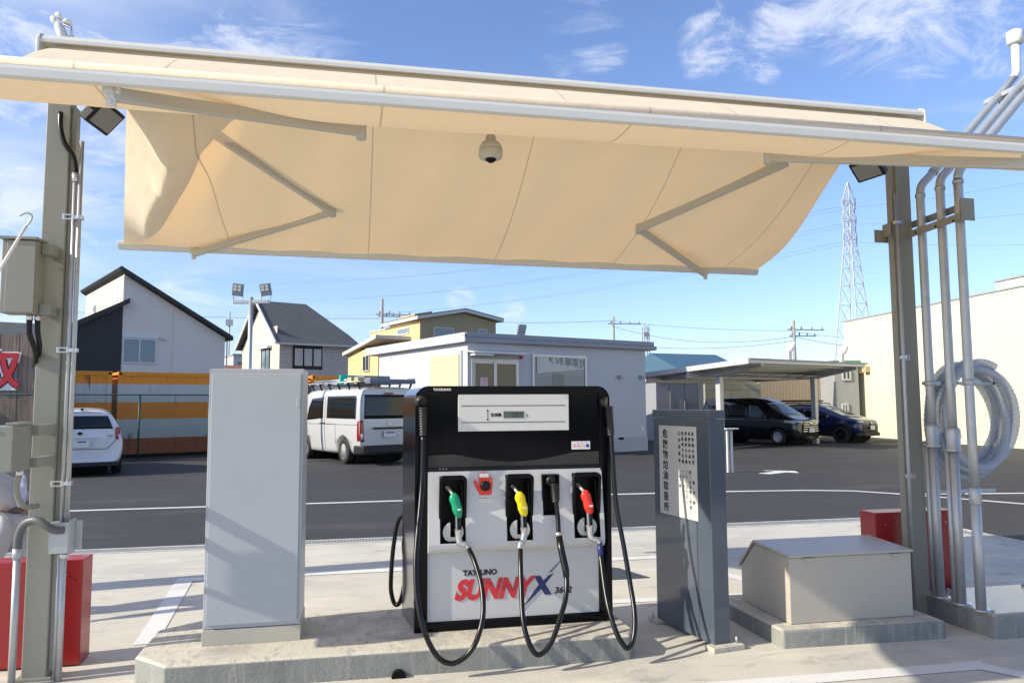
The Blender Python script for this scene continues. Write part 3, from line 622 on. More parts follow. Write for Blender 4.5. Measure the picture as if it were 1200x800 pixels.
# light grey middle panel, leaning out towards its lower edge, with openings
def yf(z): return 4.914 - 0.060 * max(0, min(1, (1.155 - z) / 0.42))
P = [(0.540, 0.706), (0.975, 1.148), (1.430, 1.610)]     # pocket openings in x
PB = (1.222, 1.330)
holes = [(P[0][0], P[0][1], 0.71, 1.13), (P[1][0], P[1][1], 0.71, 1.13), (P[2][0], P[2][1], 0.71, 1.13), (PB[0], PB[1], 0.862, 1.122)]
xs = sorted({0.467, 1.640} | {v for h in holes for v in h[:2]}); zs = sorted({0.70, 0.675, 0.655, 0.645, 1.158} | {v for h in holes for v in h[2:]} | {0.80, 0.95, 1.05})
mp_ = MB()
def yy(z): return yf(z) + (0.0 if z > 0.69 else {0.675: 0.004, 0.655: 0.018, 0.645: 0.045}[z])
for i in range(len(xs) - 1):
    for j in range(len(zs) - 1):
        xc, zc = (xs[i] + xs[i + 1]) / 2, (zs[j] + zs[j + 1]) / 2
        if any(h[0] < xc < h[1] and h[2] < zc < h[3] for h in holes): continue
        mp_.add([(xs[i], yy(zs[j]), zs[j]), (xs[i + 1], yy(zs[j]), zs[j]), (xs[i + 1], yy(zs[j + 1]), zs[j + 1]), (xs[i], yy(zs[j + 1]), zs[j + 1])], [(0, 1, 2, 3)])
for x in (0.467, 1.640):     # side cheeks and top
    mp_.add([(x, yy(z), z) for z in zs] + [(x, 4.96, zs[-1]), (x, 4.96, zs[0])], [tuple(range(len(zs) + 2))])
mp_.add([(0.467, yy(1.158), 1.158), (1.64, yy(1.158), 1.158), (1.64, 4.96, 1.158), (0.467, 4.96, 1.158)], [(0, 1, 2, 3)])
mp_.add([(0.467, yy(0.645), 0.645), (1.64, yy(0.645), 0.645), (1.64, 4.96, 0.645), (0.467, 4.96, 0.645)], [(3, 2, 1, 0)])
mp_.build('nozzle_panel', 'panel_grey', FD)
lpn = MB().box(0.467, 1.618, 4.935, 4.96, 0.207, 0.643).build('lower_panel', 'panel_grey', FD, bevel=0.002)
q = MB().box(0.467, 1.631, 4.9245, 4.96, 0.152, 0.203); q.build('kick_plate', 'black_plastic', FD, bevel=0.002)
MB().tube([(0.63, 4.921, 0.178), (0.63, 4.927, 0.178)], 0.008, 10).tube([(1.17, 4.921, 0.178), (1.17, 4.927, 0.178)], 0.008, 10).build('bolt', 'cast_metal', FD)
# writing on the lower panel
Y = 4.9325
MB().text('TATSUNO', 0.047, TF((0.700, Y, 0.487)), bold=0.0022, wx=1.02).build('lettering', 'ink', lpn, off=FD.location)
SH = Matrix(((1, 0.26, 0, 0), (0, 1, 0, 0), (0, 0, 1, 0), (0, 0, 0, 1)))
MB().text('SUNNY', 0.168, TF((0.644, Y, 0.340)) @ SH, bold=0.0095, wx=0.885, spacing=1.0).build('lettering', 'print_red', lpn, off=FD.location)
q = MB()
q.prism([(1.170, 0.462), (1.215, 0.462), (1.290, 0.338), (1.243, 0.338)], 'y', Y, Y + .002)                                       # heavy stroke of the X
q.prism([(1.272, 0.462), (1.306, 0.474), (1.220, 0.378), (1.085, 0.258), (1.195, 0.395)], 'y', Y - .0012, Y + .001)                # long tail sweeping down left
for k in range(9):
    a = 0.010 - 0.0008 * k; x0, z0 = 1.292 + k * 0.0098, 0.482 + k * 0.0105; w = 0.020 - 0.0017 * k
    q.prism([(x0 - w, z0 - 0.002), (x0 + w * .3, z0 - 0.002 + a * .6), (x0 + w * .3, z0 + 0.0025 + a * .6), (x0 - w, z0 + 0.0025)], 'y', Y, Y + .002)
q.build('lettering', 'print_navy', lpn, off=FD.location)
MB().text('3642', 0.056, TF((1.308, Y, 0.343)) @ SH, bold=0.0018, wx=1.05).build('lettering', 'ink', lpn, off=FD.location)

# pockets
def pocket(x0, x1, z0, z1, r=(0.05, 0.05, 0.03, 0.03), liner=0.12):
    yo = yf((z0 + z1) / 2)
    T = Matrix.Translation((0, yo, (z0 + z1) / 2)) @ Matrix.Rotation(math.atan(0.06 / 0.42), 4, 'X') @ Matrix.Translation((0, -yo, -(z0 + z1) / 2))
    q = MB(); ou = rrect(x0 - 0.006, x1 + 0.006, z0 - 0.028, z1 + 0.008, 0.03, 6, rs=r); inn = rrect(x0 + 0.014, x1 - 0.014, z0 + 0.008, z1 - 0.016, 0.02, 6, rs=tuple(v * .7 for v in r))
    q.ring(ou, inn, 'y', yo - 0.016, yo + 0.018); q.v = [tuple(T @ Vector(v)) for v in q.v]
    p = q.build('nozzle_pocket', 'black_gloss', FD, bevel=0.003)
    n_ = MB(); a, b_, c, d = x0 - .01, x1 + .01, z0 - .01, z1 + .01; yb = 4.9585
    n_.add([(a, yf(c) + .004, c), (b_, yf(c) + .004, c), (b_, yf(d) + .004, d), (a, yf(d) + .004, d), (a, yb, c), (b_, yb, c), (b_, yb, d), (a, yb, d)], [(4, 5, 6, 7), (0, 1, 5, 4), (2, 3, 7, 6), (0, 4, 7, 3), (1, 2, 6, 5)])
    n_.build('liner', 'pocket_black', p, off=FD.location)
    return p, T, yo
for k, (x0, x1) in enumerate(P):
    p, T, yo = pocket(x0, x1, 0.71, 1.13)
    cx = (x0 + x1) / 2 + 0.004; q = MB()                 # pale cradle the nozzle guard rests in: disc cut open in the middle
    for sgn in (-1, 1):
        pts = [(cx + sgn * 0.018, 0.722), (cx + sgn * 0.018, 0.838)] + [(cx + sgn * 0.067 * math.cos(R(a)), 0.775 + 0.067 * math.sin(R(a))) for a in range(60, -51, -10)]
        q.prism(pts if sgn > 0 else pts[::-1], 'y', yo - 0.004, yo + 0.012)
    q.prism([(cx - .035, .718), (cx + .035, .718), (cx + .022, .745), (cx - .022, .745)], 'y', yo - 0.002, yo + 0.01)
    q.build('cradle', 'panel_grey', p, off=FD.location, bevel=0.002)
    r_ = MB(); r_.bar((x1 - .026, yo - .004, 1.09), (x1 - .020, yo - .004, 0.90), 0.005, 0.01).build('highlight_rib', 'black_gloss', p, off=FD.location)
q = MB().ring(rrect(PB[0] - .004, PB[1] + .008, .855, 1.128, .008, 4), rrect(PB[0] + .004, PB[1] - .002, .865, 1.118, .006, 4), 'y', yf(1.0) - 0.006, yf(1.0) + 0.02); q.build('hose_port', 'black_plastic', FD)
MB().box(PB[0] - .01, PB[1] + .02, 4.952, 4.9588, 0.85, 1.13).build('hose_port_liner', 'pocket_black', FD)

def nozzle(dx, dz, mat, label, drop=False):
    o = lambda x, y, z: (x + dx, y, z + dz)
    n = MB(); n.tube(smooth_path([o(.642, 4.842, .955), o(.628, 4.838, 1.005), o(.608, 4.853, 1.035), o(.588, 4.885, 1.062)]), 0.0125, 12)
    nz_ = n.build('nozzle', 'cast_metal', FD, label=label)
    c = MB(); c.tube(smooth_path([o(.615, 4.842, 1.018), o(.622, 4.832, 1.008), o(.630, 4.825, .985), o(.640, 4.820, .950), o(.648, 4.820, .915), o(.655, 4.825, .885), o(.656, 4.832, .872)]), [0.010, .017, .022, .027, .030, .032, .033, .034, .034, .033, .031, .030, .031, .032, .033, .033, .031, .029, .027, .025, .022, .018, .016, .012, .010], 16)
    c.v = [(x, 4.83 + (y - 4.83) * 0.8, z) for x, y, z in c.v]; c.build('cover', mat, nz_, off=FD.location)
    MB().box(dx + .644, dx + .664, 4.789, 4.797, dz + .925, dz + .935).build('grade_label', 'pure_white', nz_, off=FD.location)
    h = MB(); h.tube([o(.650, 4.835, .885), o(.655, 4.835, .80)], 0.0215, 12); h.build('grip', 'black_rubber', nz_, off=FD.location)
    g = MB(); g.bar(o(.636, 4.815, .885), o(.638, 4.81, .795), 0.008, 0.012); g.build('lever', 'bright_steel', nz_, off=FD.location)
    if drop: pts = [o(.655, 4.835, .802), o(.655, 4.832, .76), o(.652, 4.825, .735), o(.640, 4.815, .715), o(.625, 4.805, .70), o(.618, 4.80, .675)]
    else: pts = [o(.655, 4.835, .802), o(.655, 4.832, .75), o(.660, 4.828, .725), o(.678, 4.822, .71), o(.700, 4.82, .705), o(.716, 4.815, .685)]
    MB().tube(smooth_path(pts), [.024, .024, .022, .020, .020, .020, .020, .0205, .021, .021, .021, .019, .018, .019, .020, .0195, .018, .017, .017, .018, .018], 14).build('swivel', 'cast_metal', nz_, off=FD.location)
nozzle(0, 0, 'nozzle_green', 'green nozzle hanging in the left pocket')
nozzle(0.428, -0.004, 'nozzle_yellow', 'yellow nozzle hanging in the middle pocket', True)
nozzle(0.873, -0.006, 'nozzle_red', 'red nozzle hanging in the right pocket')

M('boot_rubber', (0.022, 0.022, 0.021), 0.4, noise=(30, .2))
def boot(path, name='hose_boot'):
    pts = smooth_path(path, 3); q = MB(); q.tube(pts[:5], [0.030, 0.035, 0.036, 0.035, 0.033], 16)
    a, b_ = Vector(path[-2]), Vector(path[-1]); n = 11; rr = []; pp = []
    for i in range(n):
        for r, f in ((0.022, 0), (0.0305 - 0.0006 * i, 0.25), (0.0305 - 0.0006 * i, 0.6), (0.022, 0.8)):
            pp.append(a.lerp(b_, (i + f) / n)); rr.append(r)
    q.tube(pp, rr, 16); return q.build(name, 'boot_rubber', FD)
boot([(0.405, 4.915, 1.618), (0.421, 4.88, 1.612), (0.430, 4.865, 1.575), (0.431, 4.86, 1.39)])
boot([(1.262, 4.955, 1.09), (1.282, 4.90, 1.085), (1.298, 4.865, 1.065), (1.299, 4.84, 0.945)])
boot([(1.655, 4.915, 1.60), (1.670, 4.89, 1.603), (1.688, 4.88, 1.575), (1.698, 4.87, 1.372)])
def hose(pts, label=None, r=0.0158):
    return MB().tube(smooth_path(pts, 5), r, 14).build('hose', 'black_rubber', FD, label=label)
hose([(0.717, 4.82, 0.682), (0.732, 4.77, 0.649), (0.745, 4.72, 0.606), (0.766, 4.65, 0.516), (0.771, 4.59, 0.429), (0.763, 4.54, 0.342), (0.735, 4.5, 0.256), (0.7, 4.5, 0.176), (0.644, 4.5, 0.116), (0.574, 4.5, 0.088), (0.504, 4.5, 0.117), (0.449, 4.5, 0.193), (0.399, 4.5, 0.317), (0.373, 4.56, 0.459), (0.368, 4.63, 0.617), (0.383, 4.7, 0.78), (0.403, 4.76, 0.926), (0.424, 4.83, 1.129), (0.431, 4.86, 1.4)])
hose([(1.052, 4.8, 0.661), (1.038, 4.74, 0.588), (1.025, 4.66, 0.449), (1.012, 4.56, 0.296), (1.029, 4.5, 0.187), (1.071, 4.48, 0.112), (1.124, 4.48, 0.123), (1.182, 4.5, 0.187), (1.248, 4.56, 0.297), (1.298, 4.62, 0.391), (1.322, 4.68, 0.502), (1.31, 4.75, 0.653), (1.302, 4.78, 0.74), (1.306, 4.82, 0.859), (1.299, 4.84, 0.955)])
MB().tube([(1.302, 4.782, 0.745), (1.310, 4.75, 0.653), (1.323, 4.70, 0.54), (1.322, 4.68, 0.50)], [.021, .023, .023, .019], 14).build('hose_sleeve', 'black_rubber', FD)
MB().tube([(1.303, 4.787, 0.765), (1.302, 4.782, 0.738)], .0225, 14).build('hose_clip', 'cast_metal', FD)
hose([(1.586, 4.82, 0.66), (1.582, 4.76, 0.558), (1.572, 4.67, 0.417), (1.571, 4.59, 0.305), (1.589, 4.52, 0.195), (1.616, 4.49, 0.136), (1.644, 4.48, 0.106), (1.682, 4.49, 0.136), (1.711, 4.52, 0.212), (1.731, 4.58, 0.314), (1.735, 4.66, 0.464), (1.725, 4.73, 0.666), (1.702, 4.8, 0.932), (1.697, 4.84, 1.209), (1.698, 4.87, 1.4)])
MB().tube([(1.590, 4.825, 0.69), (1.584, 4.78, 0.60)], .0185, 14).build('hose_sleeve', 'print_navy', FD)
hose([(0.375, 5.47, 1.10), (0.356, 5.50, 0.825), (0.315, 5.52, 0.763), (0.282, 5.54, 0.581), (0.266, 5.55, 0.34), (0.273, 5.55, 0.24), (0.297, 5.55, 0.175), (0.328, 5.53, 0.19), (0.352, 5.50, 0.288), (0.363, 5.48, 0.44), (0.355, 5.46, 0.652), (0.45, 5.44, 0.75)], 'hose looping behind the left edge of the dispenser')

# red hand-shaped touch pad
GP = MB()
cx, cz = 0.838, 1.052
def blob(q, pts, y0, y1): q.prism(pts, 'y', y0, y1)
yo = yf(1.06) - .002
palm = [(cx - .045, 1.045), (cx - .040, 1.000), (cx - .020, .981), (cx + .022, .981), (cx + .042, 1.002), (cx + .047, 1.045), (cx + .047, 1.085), (cx - .038, 1.085)]
GP.prism(palm, 'y', yo - .006, yo + .004)
for x, z, w in ((-.030, 1.146, .0095), (-.009, 1.15, .0095), (.012, 1.148, .0095)): GP.prism(rrect(cx + x - w, cx + x + w, 1.07, z, .008, 4), 'y', yo - .0065, yo + .004)
GP.prism(rrect(cx + .028, cx + .048, 1.06, 1.118, .009, 4), 'y', yo - .0062, yo + .004)
GP.prism([(cx - .042, 1.02), (cx - .036, 1.05), (cx - .058, 1.098), (cx - .070, 1.104), (cx - .075, 1.09), (cx - .060, 1.05)], 'y', yo - .0058, yo + .004)
gl = GP.build('touch_pad', 'nozzle_red', FD, bevel=0.002, label='red hand shaped touch pad with a black button')
MB().lathe([(.033, 0), (.033, .012), (.028, .017), (.001, .018)], T=TF((cx + .001, yo - .006, 1.063)) , n=24).build('button', 'black_plastic', gl, off=FD.location)
MB().box(cx - .038, cx + .022, yo - .0085, yo - .0068, 1.118, 1.143).build('pad_label', 'display_white', gl, off=FD.location)
MB().box(cx - .047, cx + .052, yo - .014, yo + .006, .955, .985).build('pad_base', 'cast_metal', gl, off=FD.location, bevel=0.003)
MB().box(cx - .047, cx + .045, yo + .0015, yo + .005, .954, 1.04).build('pad_back', 'black_plastic', gl, off=FD.location)

# ================================================================ notice pillar
PL = thing('notice_pillar', 'dark slate painted steel pillar bearing the hazardous goods notice', 'pillar', (2.245, 4.97, 0.0), R(9.2))
# local frame: y along its length (far end +), x towards the right
MB().prism([(-0.005, -0.345), (0.118, -0.345), (0.118, 0.345), (-0.005, 0.345)], 'z', 0.03, 1.485).build('shaft', 'slate_paint', PL, bevel=0.004)
MB().box(-0.010, 0.123, -0.352, 0.350, 1.487, 1.545).build('cap', 'slate_paint', PL, bevel=0.004)
MB().box(-0.003, 0.116, -0.343, 0.343, 0.031, 0.036).build('foot', 'slate_paint', PL)
q = MB(); q.box(-0.0085, -0.0055, -0.185, -0.176, 0.04, 1.10); q.build('door_joint', 'slate_paint', PL)
nb_ = MB().box(-0.0105, -0.0062, -0.205, 0.262, 0.80, 1.432).build('notice_board', 'sign_white', PL, bevel=0.001)
NX = -0.0112
def vtext(q, s_, y, z, size, pitch, bold):
    for k, ch in enumerate(s_):
        if ch != ' ': q.text(ch, size, TF((NX, y, z - k * pitch), x=(0, -1, 0)), bold=bold, extrude=0.0005, align='CENTER')
q = MB()
vtext(q, '危険物給油取扱所', 0.180, 1.350, 0.066, 0.0745, 0.0018)
q.build('lettering', 'ink', nb_)
q = MB()
for k, (s_, s2) in enumerate((('危険物の類別', '  第　四　類'), ('危険物の品名', '第二石油類(軽油)'), ('貯蔵最大数量', '二〇、〇〇〇L'), ('取扱最大数量', '一〇、〇〇〇L'), ('保安監督者', ' 山　本'))):
    y = -0.165 + k * 0.041
    if k == 4: vtext(q, s_, y, 1.372, 0.027, 0.047, 0.0007)
    else: vtext(q, s_, y, 1.372, 0.027, 0.0385, 0.0007)
    vtext(q, s2, y - (0.0 if k else -0.0), 1.110, 0.026, 0.0335, 0.0005)
q.build('lettering', 'ink', nb_)
MB().lathe([(.006, 0), (.006, .004)], T=TF((-0.0108, 0.03, 1.422), x=(0, -1, 0)), n=10).lathe([(.006, 0), (.006, .004)], T=TF((-0.0108, 0.03, 0.812), x=(0, -1, 0)), n=10).build('rivet', 'cast_metal', nb_)
ft = MB(); ft.box(-0.05, 0.19, -0.40, -0.30, 0.0, 0.034); ft.box(-0.05, 0.05, 0.29, 0.40, 0.0, 0.03); ft.build('footing', KERB, PL, bevel=0.006)
q = MB(); q.tube([(0.155, -0.36, 0.034), (0.155, -0.36, 0.075)], 0.007, 8); q.tube([(-0.03, 0.36, 0.03), (-0.03, 0.36, 0.07)], 0.007, 8); q.build('anchor_bolt', 'galvanised', PL)

# ================================================================ filler box on plinth
pb = MB(); lo_ = [(2.74, 4.56), (3.93, 4.51), (3.95, 5.46), (2.72, 5.48)]; n = 4
pb.prism(lo_, 'z', -0.02, 0.118)
tp = pb.build('concrete_plinth', KERB, bevel=0.018, seg=3); shade_sides(tp); tag(tp, 'low concrete plinth under the beige metal box', 'plinth')
M('lid_beige', (0.46, 0.43, 0.37), 0.32, 0.0, noise=(3, .05))
FB = thing('filler_box', 'beige metal box with a sloping hinged lid between the pillar and the right post', 'metal box', (3.3, 5.0, 0.12), world=True)
x0, x1, yfr, ybk = 2.862, 3.80, 4.655, 5.30
def sec(x, sl): return [(x, yfr, .12), (x, yfr - 0.0, .50), (x, yfr + .19, .585), (x, ybk, .445), (x, ybk, .12)]
q = MB(); A_ = [(yfr, .12), (yfr, .552), (5.10, .572), (ybk, .375), (ybk, .12)]
q.prism(A_, 'x', x0, x1); q.build('case', 'stone_beige', FB, bevel=0.004)
MB().prism([(yfr - .018, .557), (5.102, .579), (ybk + .02, .368), (ybk + .02, .386), (5.104, .597), (yfr - .018, .573)], 'x', x0 - .012, x1 + .008).build('lid', 'lid_beige', FB, bevel=0.003)
q = MB(); 
for x in (3.0, 3.68): q.box(x - .03, x + .03, yfr - .024, yfr - .001, .535, .551)
q.build('lid_catch', 'stone_beige', FB, bevel=0.002)

# ================================================================ vent pipes
vb = MB(); vb.prism([(4.235, 4.42), (5.2, 4.40), (5.2, 5.12), (4.195, 5.12)], 'z', -0.02, 0.155)
vb = vb.build('concrete_plinth', KERB, bevel=0.02, seg=3); shade_sides(vb)
tag(vb, 'concrete plinth under the three vent pipes', 'plinth')
M('plate_steel', (0.66, 0.60, 0.50), 0.25, 0.5, noise=(5, 0.1))
bp_ = thing('base_plate', 'flat steel plate bolted over the plinth of the vent pipes', 'steel plate', (4.6, 4.7, 0.155), world=True)
MB().prism([(4.225, 4.44), (5.15, 4.43), (5.15, 5.08), (4.185, 5.08)], 'z', 0.1565, 0.165).build('plate', 'plate_steel', bp_)
q = MB()
for x, y in ((4.27, 4.47), (4.42, 5.04), (5.1, 5.04)): q.tube([(x, y, .165), (x, y, .182)], 0.012, 6)
q.build('bolt', 'galvanised', bp_)
XP = 4.235
def vpipe(y, label, zc, sway, big):
    t_ = thing('vent_pipe', label, 'pipe', (XP, y, 0.165), world=True, group='vent pipes beside the right post')
    zt = 3.22
    r1, r2_ = 0.0335, 0.031
    if big:
        MB().tube([(XP, y, .165), (XP, y, zc - .06)], r2_, 18).tube([(XP - .03, y + .03, .165), (XP - .03, y + .03, zc - .06)], 0.016, 12).build('lower_pipe', 'galvanised', t_)
        MB().tube([(XP, y, zc - .075), (XP, y, zc - .06), (XP, y, zc - .055), (XP, y, zc + .07), (XP, y, zc + .075), (XP, y, zc + .10)], [.052, .052, .045, .047, .047, .034], 20).build('flame_arrester', 'galvanised', t_)
        lowz = zc + .09
    else:
        MB().tube([(XP, y, .165), (XP, y, 1.0)], r1, 18).build('lower_pipe', 'galvanised', t_); MB().tube([(XP, y, .88), (XP, y, .885), (XP, y, .99), (XP, y, .995)], [.034, .040, .040, .034], 18).build('coupling', 'galvanised', t_)
        lowz = .99
    MB().tube(smooth_path([(XP, y, lowz), (XP, y, zt - .25), (XP, y, zt - .04), (XP + .022, y, zt + .035), (XP + .085, y, zt + .10), (XP + 0.30, y + .02, zt + .30), (XP + 1.0, y + .07, zt + 1.0)], 4), r2_, 18).build('upper_pipe', 'galvanised', t_)
    for z in (zt - .05,): MB().tube([(XP, y, z - .012), (XP, y, z + .012)], .037, 18).build('coupling', 'galvanised', t_)
    d_ = Vector((1, .08, .985)).normalized(); c_ = Vector((XP + .13, y, zt + .145)); MB().tube([c_ - d_ * .012, c_ + d_ * .012], .037, 18).build('coupling', 'galvanised', t_)
    MB().tube([(XP, y, .165), (XP, y, .172), (XP, y, .176)], [.066, .064, .045], 22).build('flange', 'bright_steel', t_)
    # white outlet at the top
    e = Vector((XP + 1.0, y + .07, zt + 1.0)); MB().tube([e, e + Vector((.03, 0, .05)), e + Vector((.035, 0, .30))], .032, 16).build('outlet_pipe', 'pure_white', t_)
    MB().tube([e + Vector((.035, 0, .29)), e + Vector((.035, 0, .295)), e + Vector((.035, 0, .39)), e + Vector((.035, 0, .41))], [.05, .062, .062, .03], 18).build('outlet_cap', 'pure_white', t_)
vpipe(4.90, 'vent pipe nearest the right steel post with a grey drum fitting low down', 1.33, 0, True)
vpipe(4.70, 'middle vent pipe of the three with a grey drum fitting low down', 1.31, 0, True)
vpipe(4.53, 'vent pipe farthest from the post, without a drum fitting', 1.0, 0, False)
br = thing('pipe_bracket', 'olive angle iron bracket holding the three vent pipes to the right post', 'bracket', (4.2, 4.9, 2.85), world=True)
q = MB(); q.bar((4.06, 5.02, 2.93), (4.06, 5.11, 2.93), .01, .10); q.bar((XP + .05, 5.10, 2.98), (XP + .05, 4.47, 3.0), 0.006, 0.055); q.bar((XP - .05, 5.02, 2.88), (XP - .05, 4.47, 2.90), 0.006, 0.055)
q.box(XP - .055, XP + .055, 4.455, 4.462, 2.87, 3.03); q.box(3.98, 4.108, 5.104, 5.11, 2.84, 2.94); q.build('angle_iron', 'post_paint', br, bevel=0.001)
q = MB()
for y in (4.90, 4.70, 4.53): q.tube([(XP - .06, y, 2.88), (XP - .045, y, 2.88)], .008, 8)
q.build('bolt', 'black_plastic', br)
tr = thing('pipe_bracket', 'galvanised channel under the white pipe outlets at the top right', 'bracket', (5.1, 4.8, 4.1), world=True)
q = MB(); q.bar((XP + .86, 5.10, 4.05), (XP + .90, 4.3, 4.07), 0.08, 0.035); q.build('channel', 'galvanised', tr, bevel=0.002)
q = MB()
for y in (4.98, 4.78, 4.61): q.tube([(XP + .88, y - .05, 4.07), (XP + .90, y - .05, 4.00), (XP + .91, y + .03, 3.99), (XP + .90, y + .06, 4.06)], .008, 8)
q.build('u_bolt', 'cast_metal', tr)
# conduit and clamps on the right post
cr = thing('conduit', 'thin galvanised conduit clipped down the left side of the right steel post', 'conduit', (4.07, 4.98, 1.6), world=True)
MB().tube([(4.078, 4.975, 0.05), (4.082, 4.975, 3.2)], 0.013, 12).build('pipe', 'galvanised', cr)
for z in (2.97, 1.93, 1.04):
    q = MB(); q.ring([(4.10, z - .022), (4.145, z - .022), (4.145, z + .022), (4.10, z + .022)], [(4.108, z - .014), (4.137, z - .014), (4.137, z + .014), (4.108, z + .014)], 'y', 4.985, 4.998); q.box(4.055, 4.10, 4.955, 4.985, z - .013, z + .013); q.box(4.112, 4.134, 4.986, 4.997, z - .006, z + .006)
    q.build('clamp', 'bright_steel', cr, bevel=0.002)

# coiled hose behind the pipes
m, t, b = node_mat('clear_hose')
tcn = t.nodes.new('ShaderNodeUVMap') ; b.inputs['Base Color'].default_value = (0.44, 0.49, 0.55, 1); b.inputs['Roughness'].default_value = 0.3; b.inputs['Alpha'].default_value = 0.66; b.inputs['Coat Weight'].default_value = 0.3
HC = thing('coiled_hose', 'coil of thick translucent ribbed hose hung behind the vent pipes', 'hose', (4.68, 5.02, 1.45), world=True)
pp, rr = [], []
TURN = 6; N = 1700
for i in range(N + 1):
    a = 2 * math.pi * TURN * i / N + 1.2; w = i / N * TURN
    ra = 0.322 + 0.026 * math.sin(w * 2.1 + .5); rb = 0.395 + 0.028 * math.sin(w * 1.7 + 2)
    cx_ = 4.665 + 0.03 * math.cos(w * 2.4); cz_ = 1.465 + 0.03 * math.sin(w * 3.1)
    pp.append((cx_ + ra * math.cos(a), 5.00 + 0.040 * (w - TURN / 2) + 0.02 * math.sin(a * 1.5), cz_ + rb * math.sin(a))); rr.append(0.0315 if i % 4 < 2 else 0.0285)
q = MB().tube(pp, rr, 12); q.build('hose', 'clear_hose', HC)
ce = Vector(pp[-1]); d_ = (Vector(pp[-1]) - Vector(pp[-6])).normalized(); M('fitting_green', (0.03, 0.25, 0.13), 0.4)
MB().tube([ce, ce + d_ * .05], .036, 16).build('coupling', 'fitting_green', HC)
hb = thing('hose_hanger', 'galvanised hanger bar carrying the coiled hose between the vent pipes', 'hanger', (4.5, 4.95, 1.6), world=True)
q = MB(); q.box(4.22, 4.80, 4.93, 4.95, 0.905, 0.93); q.build('lower_bar', 'galvanised', hb, bevel=0.002)
q = MB(); q.box(4.22, 4.86, 4.945, 4.965, 1.72, 1.745); q.box(4.84, 4.86, 4.945, 5.26, 1.72, 1.745); q.box(4.85, 4.856, 5.245, 5.262, 1.74, 1.93); q.tube([(4.42, 4.9, .92), (4.47, 4.9, .92)], .03, 12); q.tube([(4.38, 4.9, 1.78), (4.42, 4.9, 1.78)], .03, 12)
q.build('bar', 'galvanised', hb, bevel=0.002)
for y in (4.90, 4.53):
    q = MB(); q.tube([(XP, y, 1.71), (XP, y, 1.75)], .037, 18); q.box(XP + .03, XP + .09, y - .01, y + .01, 1.715, 1.745); q.build('pipe_clip', 'galvanised', hb)
# ================================================================ vehicles
M('car_white', (0.70, 0.71, 0.73), 0.22, coat=0.6)
M('car_silver', (0.56, 0.565, 0.565), 0.28, 0.15, coat=0.6)
M('car_black', (0.006, 0.006, 0.008), 0.14, coat=0.8)
M('car_blue', (0.012, 0.022, 0.085), 0.18, 0.2, coat=0.8)
M('lamp_red', (0.30, 0.008, 0.012), 0.12, coat=0.6)
M('lamp_clear', (0.55, 0.57, 0.60), 0.12, 0.2, coat=0.7)
M('trim_black', (0.014, 0.014, 0.015), 0.5)
M('seal_line', (0.04, 0.04, 0.042), 0.5)
M('chrome', (0.75, 0.76, 0.77), 0.12, 1.0)
M('under_black', (0.006, 0.006, 0.006), 0.9)

